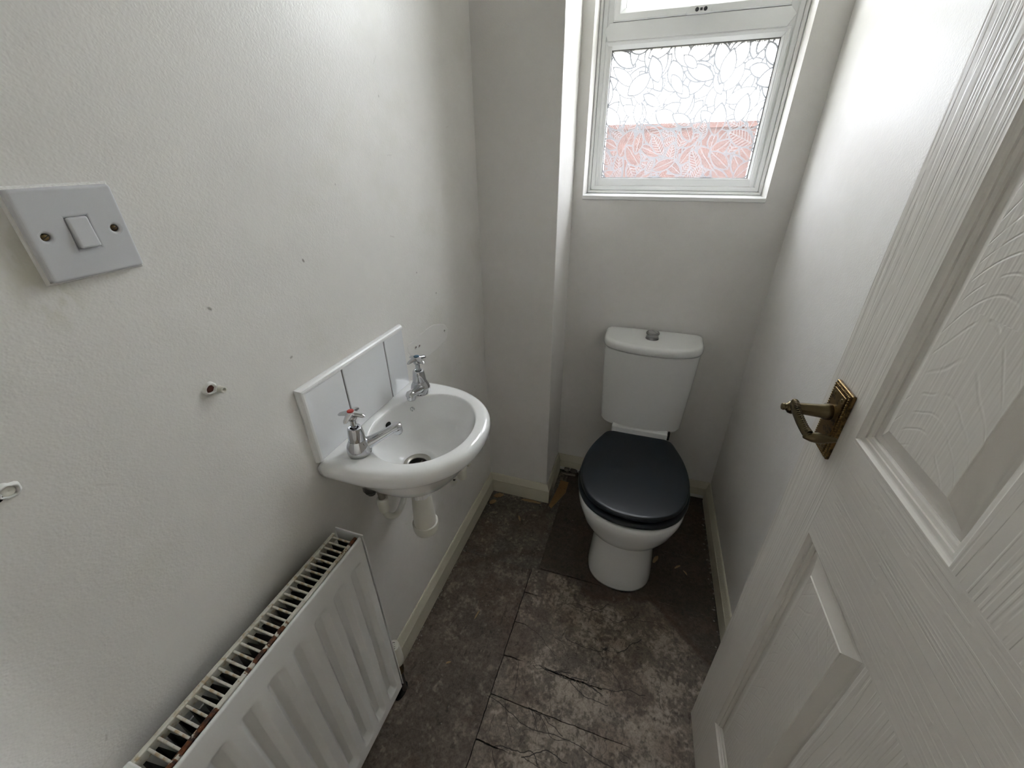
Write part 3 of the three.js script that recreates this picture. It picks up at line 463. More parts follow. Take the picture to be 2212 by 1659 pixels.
// ------------------------------------------------------------------ wash basin
const BC = { x: 0.139, z: 0.933 };                                     // middle of the bowl opening
const NB = 160;
// D-shaped outline seen from above: straight at the wall, round in front
function deeRing(y, half, proj, back, n = NB) {
  const out = [];
  for (let i = 0; i < n; i++) {
    const t = (i / n) * Math.PI * 2, dx = Math.cos(t), dz = Math.sin(t);
    // distance from the bowl middle to a superellipse-fronted D
    let lo = 0, hi = 0.4;
    for (let k = 0; k < 30; k++) {
      const m = (lo + hi) / 2, x = BC.x + dx * m, z = dz * m, xs = 0.075;
      const inside = x > back && Math.abs(z) < half && (x < xs ? true : (((x - xs) / (proj - xs)) ** 2.15 + (Math.abs(z) / half) ** 2.25) < 1);
      inside ? lo = m : hi = m;
    }
    out.push([BC.x + dx * lo, y, BC.z + dz * lo]);
  }
  return out;
}
const ell = (y, ax, az, cx = BC.x, cz = BC.z, n = NB) => Array.from({ length: n }, (_, i) => { const t = (i / n) * Math.PI * 2; return [cx + Math.cos(t) * ax, y, cz + Math.sin(t) * az]; });
const between = (A, B, t, y) => A.map((q, i) => [mix(q[0], B[i][0], t), y, mix(q[2], B[i][2], t)]);
const DR = { x: 0.108, z: 0.936, y: 0.748 };                            // waste
const basin = thing('wash_basin', 'small white ceramic wall-hung basin with two cross-head taps', 'basin');
{
  const back = 0.0015, top = 0.866;
  const under = ell(0.70, 0.055, 0.062, DR.x, DR.z);
  const D = (y, dh, dp) => deeRing(y, 0.187 - dh, 0.283 - dp, back);
  const body = [ell(0.700, 0.026, 0.026, DR.x, DR.z), ell(0.698, 0.034, 0.034, DR.x, DR.z), ell(0.703, 0.05, 0.052, DR.x + 0.004, DR.z)];
  const belly = D(0.8, 0.012, 0.012);
  body.push(between(under, belly, 0.12, 0.711), between(under, belly, 0.30, 0.725), between(under, belly, 0.50, 0.747), between(under, belly, 0.70, 0.776), between(under, belly, 0.86, 0.802), between(under, belly, 0.95, 0.816), D(0.823, 0.0125, 0.0125));
  body.push(D(0.826, 0.008, 0.008), D(0.831, 0.0035, 0.0035), D(0.840, 0.0008, 0.0008), D(0.849, 0, 0), D(0.855, 0.0008, 0.0008), D(0.8592, 0.0028, 0.0028), D(0.8625, 0.006, 0.006), D(0.8645, 0.010, 0.010), D(0.8656, 0.0145, 0.0145), D(top, 0.019, 0.019));
  const open = ell(top, 0.1155, 0.138), inner = D(top, 0.024, 0.024);
  body.push(between(inner, open, 0.5, top - 0.0008), between(inner, open, 0.97, top - 0.0012));
  const bowl = (t, y) => { const e = ell(y, 0.1105, 0.1335), d = ell(y, 0.033, 0.033, DR.x, DR.z); return between(e, d, t, y); };
  body.push(ell(0.8642, 0.1135, 0.1362), ell(0.862, 0.1115, 0.1342), bowl(0, 0.857), bowl(0.03, 0.845), bowl(0.09, 0.825), bowl(0.18, 0.804), bowl(0.31, 0.784), bowl(0.48, 0.769), bowl(0.68, 0.759), bowl(0.88, 0.7525), bowl(1.0, 0.7490), ell(0.742, 0.031, 0.031, DR.x, DR.z), ell(0.735, 0.024, 0.024, DR.x, DR.z));
  part('bowl', loft(body, { capStart: true }), M.ceramic, basin);
  // waste with its flange, overflow hole and chain stay
  const ws = part('waste_flange', lathe([[0.0205, -0.022], [0.0205, -0.003], [0.0225, 0.0], [0.030, 0.0022], [0.0325, 0.0016], [0.0335, 0.0]], 48), M.dullChrome, basin, [DR.x, DR.y + 0.0005, DR.z]);
  part('waste_grid', mergeGeometries([new THREE.CylinderGeometry(0.0205, 0.0205, 0.002, 32).translate(0, -0.016, 0), new THREE.BoxGeometry(0.041, 0.004, 0.004).translate(0, -0.012, 0), new THREE.BoxGeometry(0.004, 0.004, 0.041).translate(0, -0.012, 0), lathe([[0.0001, -0.008], [0.005, -0.008], [0.006, -0.010], [0.006, -0.014]], 20)].map((g) => g.toNonIndexed())), M.darkMetal, ws);
  part('chain_stay', lathe([[0.0001, 0.0045], [0.0022, 0.0045], [0.003, 0.003], [0.0042, 0.0032], [0.0052, 0.0018], [0.0056, 0], [0.0056, -0.002]], 28), M.chrome, basin, [0.0600, 0.8425, 0.8550]).quaternion.setFromUnitVectors(V(0, 1, 0), V(0.66, 0.35, 0.66).normalize());
  part('overflow_hole', lathe([[0.0001, 0.0002], [0.0072, 0.0002], [0.0078, -0.0006]], 28).scale(0.75, 1, 1.25), M.black, basin, [0.0345, 0.836, 0.9235], [0, 0, -1.2]);  // black disc, the shade inside the overflow painted on
}
// pillar taps
function tap(label, discMat, pos, turnSpout, turnHead) {
  const t = thing('pillar_tap', label, 'tap', pos, 'chrome cross-head basin taps');
  // bulbous body drawn out towards the spout
  part('base', lathe([[0.0001, 0.0], [0.0232, 0.0], [0.0244, 0.0025], [0.0248, 0.009], [0.0242, 0.0155], [0.0222, 0.0225], [0.0194, 0.0280], [0.0178, 0.0315], [0.0172, 0.0335]], 44), M.chrome, t);
  part('shroud', lathe([[0.0168, 0.0330], [0.0170, 0.0338], [0.0160, 0.045], [0.0143, 0.057], [0.0136, 0.0610], [0.0127, 0.0625], [0.0090, 0.0625], [0.0080, 0.0600], [0.0080, 0.056]], 44), M.chrome, t);
  const sp = [];
  const path = [[0.004, 0.014, 0.0155, 0.0150], [0.018, 0.0175, 0.0145, 0.0125], [0.032, 0.0225, 0.0128, 0.0105], [0.048, 0.0285, 0.0113, 0.0090], [0.060, 0.0335, 0.0107, 0.0082], [0.072, 0.0385, 0.0106, 0.0080], [0.080, 0.0412, 0.0108, 0.0080], [0.0865, 0.0395, 0.0106, 0.0085]];
  path.forEach(([x, y, a, b], i) => { const nx = path[Math.min(i + 1, path.length - 1)], pv = path[Math.max(i - 1, 0)], s = Math.atan2(nx[1] - pv[1], nx[0] - pv[0]); sp.push(Array.from({ length: 28 }, (_, k) => { const q = (k / 28) * Math.PI * 2, c = Math.cos(q) * a, h = Math.sin(q) * b; return [x - Math.sin(s) * h, y + Math.cos(s) * h, c]; })); });
  const spout = part('spout', loft(sp.map((r) => r.slice().reverse()), { capStart: true, capEnd: true }), M.chrome, t, [0, 0, 0], [0, turnSpout, 0]);
  part('nozzle', lathe([[0.0068, 0.0], [0.0094, 0.0], [0.0106, 0.003], [0.0112, 0.010], [0.0102, 0.017], [0.006, 0.0205], [0.0001, 0.0210]], 30), M.chrome, spout, [0.0805, 0.0250, 0], [0, 0, 0.12]);
  part('stem', lathe([[0.0058, 0.058], [0.0058, 0.079], [0.0086, 0.0815], [0.0095, 0.0845], [0.0090, 0.0885], [0.0070, 0.0905]], 28), M.chrome, t);
  // four-armed head
  const arm = () => { const rings = []; for (let i = 0; i <= 10; i++) { const u = i / 10, x = 0.003 + u * 0.0255, y = 0.0950 - 0.0045 * u * u - 0.001 * u, a = mix(0.0074, 0.0040, u) * (i > 8 ? [1, 0.82, 0.25][i - 8] : 1), b = a * 0.78; rings.push(Array.from({ length: 16 }, (_, k) => { const q = (k / 16) * Math.PI * 2; return [x, y + Math.sin(q) * b, -Math.cos(q) * a]; })); } return loft(rings, { capStart: true, capEnd: true }); };
  const hd = part('cross_handle', mergeGeometries([0, 1, 2, 3].map((k) => arm().rotateY(k * Math.PI / 2)).concat([lathe([[0.0001, 0.0884], [0.0068, 0.0884], [0.0082, 0.092], [0.0086, 0.0965], [0.0078, 0.0990], [0.0066, 0.0995]], 32)]).map((g) => { const q = g.toNonIndexed(); q.deleteAttribute('uv'); return q; })), M.chrome, t, [0, 0, 0], [0, turnHead, 0]);
  part('index_disc', lathe([[0.0001, 0.1022], [0.0050, 0.1020], [0.0066, 0.1012], [0.0068, 0.098]], 28), discMat, hd);
  return t;
}
tap('chrome basin tap with a red hot disc, beside the cut tile', M.red, [0.063, 0.8655, 1.061], 0.735, 0.18);
tap('chrome basin tap with a blue cold disc, nearest the boxed corner', M.blue, [0.060, 0.8655, 0.806], -1.30, -0.40);

// tiled splashback
{
  const t = thing('tile_splashback', 'low splashback of three glossy white tiles above the basin', 'splashback');
  const y0 = 0.8665, y1 = 1.0195;
  part('grout_bed', lim(0.0004, 0.0058, y0, y1, 0.7750, 1.1060), M.grout, t);
  for (const [a, b] of [[0.7755, 0.8510], [0.8550, 0.9990], [1.0030, 1.1050]]) part('tile', rlim(0.0008, 0.0085, y0, y1 - 0.001, a, b, 0.0016, 3), M.tile, t);
  // quadrant trim along the top and down the near end
  const q = [[0.0004, 0], [0.0108, 0], [0.0108, 0.003], [0.0098, 0.0065], [0.0072, 0.0095], [0.0035, 0.0112], [0.0004, 0.0115]];
  part('edge_trim', bar(q.map(([o, h]) => [o, y1 + h, 0.7740]), q.map(([o, h]) => [o, y1 + h, 1.1058 + h])), M.trim, t);
  part('edge_trim', bar(q.map(([o, h]) => [o, y1 + h, 1.1058 + h]), q.map(([o, h]) => [o, y0, 1.1058 + h])), M.trim, t);
}
// bottle trap
{
  const t = thing('bottle_trap', 'white plastic bottle trap hanging under the basin', 'waste trap', [0.1035, 0.004, 0.9365]);
  const nut = new THREE.Shape(); for (let i = 0; i < 48; i++) { const a = (i / 48) * Math.PI * 2, r = 0.0255 + (i % 6 < 3 ? 0.0018 : 0); nut[i ? 'lineTo' : 'moveTo'](Math.cos(a) * r, Math.sin(a) * r); }
  part('collar_nut', new THREE.ExtrudeGeometry(nut, { depth: 0.022, bevelEnabled: true, bevelThickness: 0.001, bevelSize: 0.001, bevelSegments: 1 }).rotateX(-Math.PI / 2).translate(0, 0.646, 0), M.trim, t);
  part('tail_pipe', lathe([[0.019, 0.66], [0.019, 0.694]], 30), M.plastic, t);
  part('bottle_body', lathe([[0.021, 0.645], [0.0235, 0.640], [0.0255, 0.620], [0.0272, 0.590], [0.0288, 0.560], [0.0292, 0.548], [0.0292, 0.540], [0.0275, 0.538]], 44), M.plastic, t);
  part('bottle_cup', lathe([[0.0272, 0.5440], [0.0325, 0.5450], [0.0338, 0.5430], [0.0336, 0.5260], [0.0310, 0.5150], [0.0240, 0.5070], [0.012, 0.5040], [0.0001, 0.5035]], 44), M.plastic, t);
  part('outlet_pipe', tube([[-0.008, 0.622, -0.012], [-0.03, 0.622, -0.045], [-0.06, 0.622, -0.085], [-0.102, 0.622, -0.100]], 0.015, 24, 20), M.plastic, t);
}
// supply pipe of the hot tap
{
  const t = thing('supply_pipe', 'bent white plastic water pipe below the red-disc tap', 'pipe');
  part('back_nut', lathe([[0.008, 0.754], [0.0145, 0.754], [0.016, 0.758], [0.0158, 0.774], [0.0145, 0.778], [0.008, 0.778]], 8), M.darkMetal, t, [0.062, 0, 1.056]);
  part('tap_tail', lathe([[0.0085, 0.745], [0.0085, 0.812]], 20), M.darkMetal, t, [0.062, 0, 1.056]);
  part('metal_tube', tube([[0.062, 0.757, 1.053], [0.061, 0.744, 1.040], [0.060, 0.730, 1.029], [0.060, 0.712, 1.0262], [0.060, 0.700, 1.0262]], 0.0078), M.dullChrome, t);
  part('coupling', lathe([[0.008, 0.664], [0.0108, 0.664], [0.0122, 0.668], [0.0126, 0.684], [0.0135, 0.686], [0.0135, 0.700], [0.0115, 0.704], [0.008, 0.704]], 26), M.plastic, t, [0.060, 0, 1.0262]);
  part('plastic_pipe', tube([[0.060, 0.668, 1.0262], [0.060, 0.650, 1.0230], [0.060, 0.632, 1.013], [0.059, 0.616, 0.997], [0.056, 0.606, 0.976], [0.051, 0.607, 0.950], [0.044, 0.614, 0.922], [0.036, 0.625, 0.892], [0.022, 0.634, 0.868], [0.004, 0.636, 0.862]], 0.0078, 90), M.plastic, t);
}
// capped pipe stubs low on the wall past the basin
for (const [y, z, r, l, label] of [[0.372, 0.5135, 0.0085, 0.05, 'thin white capped pipe stub on the wall, nearest the boxed corner'], [0.364, 0.5724, 0.0175, 0.075, 'fat white capped pipe stub on the wall, middle of three'], [0.397, 0.6386, 0.0140, 0.07, 'white pipe stub with a dark hole on the wall, nearest the trap']]) {
  const t = thing('pipe_stub', label, 'pipe', [0.030, y, z]);
  part('cap', lathe([[0.0001, 0], [r * 0.75, 0.0008], [r, 0.005], [r, l * 0.55], [r * 1.06, l * 0.57], [r * 1.06, l * 0.66], [r * 0.9, l * 0.7], [r * 0.85, l]], 28), M.plastic, t);
  part('elbow', tube([[0, l * 0.9, 0], [0, l + 0.02, 0], [-0.006, l + 0.034, 0], [-0.0295, l + 0.036, 0]], r * 0.8, 20), M.plastic, t);
  if (r === 0.0140) part('side_hole', lathe([[0.0001, 0], [0.0045, 0], [0.005, -0.001]], 20), M.black, t, [r * 0.72, 0.028, r * 0.72], [1.1, 0, -0.95]);
}

// ------------------------------------------------------------------ radiator
const rad = thing('radiator', 'white ribbed steel panel radiator with rusty top grille', 'radiator');
{
  const z0 = 1.146, z1 = 1.541, xf = 0.0955, yb = 0.130, yt = 0.7165;
  // front panel with pressed channels
  const nz = 300, ny = 110, zs = [], ys = [], pitch = 0.0515, first = 1.1805;
  for (let i = 0; i <= nz; i++) zs.push(mix(z0 + 0.0022, z1 + 0.03, i / nz));
  for (let j = 0; j <= ny; j++) { const t = j / ny; ys.push(mix(yb, yt, t < 0.15 ? t * 0.8 : t > 0.85 ? 1 - (1 - t) * 0.8 : mix(0.12, 0.88, (t - 0.15) / 0.7))); }
  const rib = (z, y) => { let f = ((z - first) / pitch); f -= Math.floor(f + 0.5); const d = Math.abs(f) * pitch, a = clamp((0.0168 - d) / 0.0088), top = clamp((0.667 - y) / 0.018), bot = clamp((y - 0.160) / 0.018); return a * top * bot; };
  const rings = ys.map((y) => zs.map((z) => [xf - 0.0125 * rib(z, y), y, z]));
  const rollTop = [[0.0953, 0.7185], [0.0940, 0.7205], [0.0920, 0.7210], [0.0900, 0.7195], [0.0890, 0.7140], [0.0890, 0.690]].map(([x, y]) => zs.map((z) => [x, y, z]));
  const rollBot = [[0.0860, 0.140], [0.0862, 0.130], [0.0885, 0.1265], [0.0930, 0.1275]].map(([x, y]) => zs.map((z) => [x, y, z]));
  part('front_panel', loft([...rollBot, ...rings, ...rollTop].map((r) => r.slice().reverse()), { closed: false }), M.enamel, rad);
  // grille rails with flaked paint and rust
  const rustMap = (along, seed) => canvasTex(1024, 128, (g, w, h) => {
    const im = g.createImageData(w, h);
    for (let j = 0; j < h; j++) for (let i = 0; i < w; i++) {
      const z = z0 + (i / w) * 0.4, k = fbm(i / 14, j / 16, 5, seed), big = fbm(z * 26, 3, 3, seed + 9), f = along * sstep(0.30, 0.60, big) + 0.05;
      const a = sstep(1 - f * 0.6, 1 - f * 0.6 + 0.1, k + 0.10), b = sstep(0.3, 0.75, fbm(i / 9, j / 9, 3, seed + 4));
      let c = mix3([0.80, 0.79, 0.74], [0.66, 0.57, 0.44], sstep(0.5, 0.8, k) * 0.8);
      c = mix3(c, mix3([0.40, 0.22, 0.10], [0.17, 0.10, 0.06], b), a);
      const o = (j * w + i) * 4; im.data[o] = c[0] * 255; im.data[o + 1] = c[1] * 255; im.data[o + 2] = c[2] * 255; im.data[o + 3] = 255;
    }
    g.putImageData(im, 0, 0);
  });
  const alongZ = (g) => { const p = g.attributes.position, u = g.attributes.uv; for (let i = 0; i < p.count; i++) u.setXY(i, (p.getZ(i) - z0) / 0.4, (p.getX(i) + p.getY(i)) * 18); return g; };
  M.rusty = new THREE.MeshStandardMaterial({ name: 'rusted_enamel', map: rustMap(1, 301), roughness: 0.6 });
  M.chipped = new THREE.MeshStandardMaterial({ name: 'chipped_enamel', map: rustMap(0.25, 401), roughness: 0.5 });
  part('grille_rail', alongZ(uvMetres(rlim(0.0305, 0.0380, 0.7020, 0.7200, z0 + 0.008, z1, 0.002, 3))), M.chipped, rad);
  part('grille_rail', alongZ(uvMetres(rlim(0.0805, 0.0880, 0.7020, 0.7205, z0 + 0.004, z1, 0.002, 3))), M.rusty, rad);
  const barG = [alongZ(uvMetres(rlim(0.037, 0.082, 0.7130, 0.7170, -0.0018, 0.0018, 0.0012, 2)))];
  const barG2 = barG[0].clone(); { const u = barG2.attributes.uv; for (let i = 0; i < u.count; i++) u.setXY(i, u.getX(i) + 0.37, u.getY(i)); }
  for (let i = 0; i < 29; i++) part('grille_bar', i % 2 ? barG2 : barG[0], M.chipped, rad, [0, (hash(i, 3, 7) - 0.5) * 0.0006, 1.1621 + i * 0.012893]);
  // side panels and the corrugated convector
  part('side_panel', uvMetres(rlim(0.0290, 0.0968, 0.135, 0.7225, z0 - 0.0045, z0 - 0.0015, 0.0012, 2)), M.enamel, rad);
  part('side_panel', uvMetres(rlim(0.0290, 0.0945, 0.135, 0.7215, z1 - 0.002, z1 + 0.012, 0.003, 3)), M.enamel, rad);
  const fin = []; for (let i = 0; i <= 96; i++) { const k = i % 4, z = mix(z0 + 0.006, z1 - 0.006, i / 96); fin.push([k === 0 || k === 3 ? 0.0345 : 0.073, z]); }
  part('convector_fins', (() => { const A = fin.map(([x, z]) => [x, 0.16, z]), B = fin.map(([x, z]) => [x, 0.700, z]); const g = loft([A, B], { closed: false }).toNonIndexed(); g.computeVertexNormals(); return g; })(), new THREE.MeshStandardMaterial({ name: 'dusty_fins', color: rgb(0.105, 0.10, 0.09), roughness: 0.8, side: THREE.DoubleSide }), rad);
  part('rear_plate', lim(0.0755, 0.0775, 0.14, 0.698, z0 + 0.004, z1), M.fins, rad);
  for (const z of [1.23, 1.46]) part('wall_bracket', mergeGeometries([lim(0.0005, 0.003, 0.22, 0.64, z - 0.014, z + 0.014), lim(0.002, 0.046, 0.60, 0.625, z - 0.002, z + 0.002), lim(0.002, 0.046, 0.235, 0.26, z - 0.002, z + 0.002)].map((g) => g.toNonIndexed())), M.enamel, rad);
}
{
  const t = thing('radiator_valve', 'white capped lockshield valve between radiator and skirting', 'valve', [0.057, 0, 1.106]);
  const capTop = canvasTex(256, 256, (g, w) => {
    g.fillStyle = '#d6d4c8'; g.fillRect(0, 0, w, w);
    g.strokeStyle = '#2a2622'; g.lineWidth = 17; g.lineCap = 'butt';
    g.beginPath(); g.arc(128, 128, 88, -0.55, 0.65); g.stroke(); g.beginPath(); g.arc(128, 128, 88, 2.6, 3.8); g.stroke();
    g.fillStyle = '#6d6b62'; g.font = 'bold 40px sans-serif'; g.textAlign = 'center'; g.save(); g.translate(128, 128); g.rotate(-1.5);
    g.fillRect(-46, -34, 16, 20); g.fillRect(-6, -42, 12, 24); g.fillRect(28, -36, 18, 14); g.fillRect(-58, 14, 20, 20); g.fillRect(-28, 18, 14, 22); g.fillRect(-2, 14, 18, 18); g.fillRect(28, 18, 24, 20); g.restore();
  });
  part('cap', lathe([[0.0001, 0.2290], [0.0135, 0.2290], [0.0142, 0.2305], [0.0160, 0.2305], [0.0165, 0.2290], [0.0168, 0.2200], [0.0185, 0.190], [0.0192, 0.165], [0.0180, 0.152], [0.0150, 0.148], [0.0100, 0.148]], 40), M.plastic, t);
  part('cap_print', new THREE.CircleGeometry(0.0132, 40).rotateX(-Math.PI / 2).rotateY(-0.9).translate(0, 0.2294, 0), new THREE.MeshStandardMaterial({ name: 'cap_print', map: capTop, roughness: 0.5 }), t);
  part('valve_body', lathe([[0.0085, 0.095], [0.012, 0.098], [0.0135, 0.105], [0.0135, 0.122], [0.0110, 0.128], [0.0110, 0.150], [0.0001, 0.150]], 8), M.brassScrew, t);
  part('valve_union', lathe([[0.0080, 0.0], [0.0125, 0.002], [0.0125, 0.020], [0.0095, 0.024], [0.0085, 0.036]], 8).rotateX(Math.PI / 2).translate(0.004, 0.128, 0.006), M.brassScrew, t);
  part('pipe_tail', lathe([[0.0075, -0.006], [0.0075, 0.098]], 18), M.darkMetal, t);
  part('floor_hole', lathe([[0.0001, 0.0009], [0.013, 0.0008], [0.016, 0.0003]], 22).scale(0.85, 1, 1.7), M.pit, t, [-0.006, 0, 0.008]);  // flat disc on the floor, the shade of a hole painted black
}

// ------------------------------------------------------------------ light switch and wall fixings
{
  const sy = 1.3732 - 0.043, sz = 1.3509 - 0.043;
  const t = thing('light_switch', 'white single-gang light switch with two brass screws on the left wall', 'switch', [0, sy, sz]);
  const plate = new THREE.Shape(), a = 0.043, r = 0.0045; plate.moveTo(-a + r, -a); plate.lineTo(a - r, -a); plate.quadraticCurveTo(a, -a, a, -a + r); plate.lineTo(a, a - r); plate.quadraticCurveTo(a, a, a - r, a); plate.lineTo(-a + r, a); plate.quadraticCurveTo(-a, a, -a, a - r); plate.lineTo(-a, -a + r); plate.quadraticCurveTo(-a, -a, -a + r, -a);
  const hole = (x, y, w, h) => { const p = new THREE.Path(); p.moveTo(x - w, y - h); p.lineTo(x - w, y + h); p.lineTo(x + w, y + h); p.lineTo(x + w, y - h); p.closePath(); return p; };
  plate.holes.push(hole(0, 0, 0.0090, 0.0148));
  for (const x of [-0.0302, 0.0302]) { const p = new THREE.Path(); p.absarc(x, 0, 0.0036, 0, Math.PI * 2, true); plate.holes.push(p); }
  const toWall = (g) => g.rotateY(Math.PI / 2);                                   // shape x runs to -z, depth runs to +x
  part('plate', toWall(new THREE.ExtrudeGeometry(plate, { depth: 0.0058, bevelEnabled: true, bevelThickness: 0.0032, bevelSize: 0.0030, bevelOffset: -0.0030, bevelSegments: 4, curveSegments: 24 }).translate(0, 0, 0.0010)), M.switch, t);
  part('back_box', lim(0.0003, 0.0012, -0.039, 0.039, -0.039, 0.039), M.darkMetal, t);
  const rk = new RoundedBoxGeometry(0.0186, 0.0302, 0.008, 4, 0.0022); part('rocker', toWall(rk.translate(0, 0, 0.0)), M.switch, t, [0.0090, 0, 0], [0, 0, 0.09]);
  for (const z of [-0.0302, 0.0302]) { const s = part('screw', lathe([[0.0001, 0.0052], [0.0018, 0.005], [0.0030, 0.0042], [0.0033, 0.003]], 22).rotateZ(-Math.PI / 2), M.brassScrew, t, [0.0036, 0, z]); part('screw_slot', rlim(0.0046, 0.0054, -0.0004, 0.0004, -0.0030, 0.0030, 0.0002, 1), M.black, s, [0, 0, 0], [0.5, 0, 0]); }
  // paint line left by the decorator around the plate
  for (const g of mitred(-0.0445, 0.0445, -0.0445, 0.0445, [[-0.0012, 0.0003], [0.0, 0.0022], [0.0016, 0.0026], [0.0024, 0.0003]])) part('paint_ridge', toWall(g), M.filler, t);
}
function craggyDisc(r, h, seed, squash = 1) { const rr = []; for (let k = 0; k < 5; k++) { const [s, x] = [[1.35, 0.0002], [1.12, h * 0.6], [0.98, h], [0.82, h * 0.7], [0.70, -0.001]][k]; rr.push(Array.from({ length: 28 }, (_, i) => { const t = (i / 28) * Math.PI * 2, q = r * s * (0.82 + 0.36 * vnoise(Math.cos(t) * 2 + seed, Math.sin(t) * 2 + k * 0.3, seed)); return [x, Math.sin(t) * q * squash, -Math.cos(t) * q]; })); } return loft(rr.map((q) => q.slice().reverse())); }
{
  let t = thing('wall_plug', 'torn brown screw hole with a raised paint lip on the left wall', 'wall plug', [0, 1.1075, 1.2475]);
  part('plaster_lip', craggyDisc(0.0085, 0.0045, 3, 0.8), M.filler, t); part('plug', lathe([[0.0001, 0.0006], [0.0040, 0.0008], [0.0076, 0.0002]], 20).rotateZ(-Math.PI / 2).scale(1, 0.8, 1), M.plug, t);
  t = thing('wall_plug', 'white plastic plug sticking out of the left wall beside the torn hole', 'wall plug', [0, 1.1010, 1.2360]);
  part('plug', lathe([[0.0052, 0], [0.0050, 0.0100], [0.0042, 0.0112], [0.0024, 0.0108], [0.0021, 0.006], [0.0001, 0.006]], 22).rotateZ(-Math.PI / 2), M.plastic, t);
  t = thing('wall_plug', 'painted-over plug with a dark hole on the left wall below the switch', 'wall plug', [0, 1.1096, 1.4645]);
  part('plaster_lip', craggyDisc(0.0072, 0.004, 8), M.filler, t); part('plug', lathe([[0.0001, 0.0010], [0.0030, 0.0024], [0.0052, 0.0016], [0.006, 0.0002]], 22).rotateZ(-Math.PI / 2), M.plastic, t); part('dark_hole', lathe([[0.0001, 0.0012], [0.0036, 0.001], [0.004, 0.0002]], 18).rotateZ(-Math.PI / 2), M.black, t, [0, -0.003, 0.0085]);
  // filled strip with two holes beside the blue-disc tap
  t = thing('plaster_patch', 'patched strip of filler with screw holes beside the blue-disc tap', 'plaster patch', [0, 0, 0]);
  const out = [[0.747, 0.959], [0.724, 0.961], [0.700, 0.965], [0.663, 0.967], [0.621, 0.968], [0.572, 0.956], [0.538, 0.940], [0.527, 0.921], [0.529, 0.908], [0.548, 0.893], [0.574, 0.891], [0.604, 0.8885], [0.642, 0.889], [0.668, 0.8888], [0.687, 0.892], [0.725, 0.912], [0.738, 0.929], [0.7505, 0.945]];
  const c = new THREE.CatmullRomCurve3(out.map(([z, y]) => V(0, y, z)), true), pts = c.getPoints(90).slice(0, 90), mid = [0, 0.925, 0.635];
  const ringP = (s, x) => pts.map((q, i) => { const k = s * (1 + 0.05 * (vnoise(i * 0.55, 1, 5) - 0.5) + 0.03 * (vnoise(i * 1.7, 2, 6) - 0.5)); return [x, mid[1] + (q.y - mid[1]) * k, mid[2] + (q.z - mid[2]) * k]; });
  part('filler', loft([ringP(1.02, 0.0002), ringP(1.0, 0.0007), ringP(0.95, 0.0010), ringP(0.4, 0.0011)], { capEnd: true }), M.wall, t);
  for (const [y, z, rr] of [[0.9423, 0.7133, 0.0040], [0.9384, 0.6944, 0.0042], [0.9259, 0.5461, 0.0032]]) { part('hole_lip', craggyDisc(rr, 0.0022, Math.round(z * 100)), M.filler, t, [0.0009, y, z]); part('screw_hole', lathe([[0.0001, 0.0006], [rr * 0.6, 0.0006], [rr * 0.75, 0.0002]], 16).rotateZ(-Math.PI / 2), M.plug, t, [0.0011, y, z]); }
}

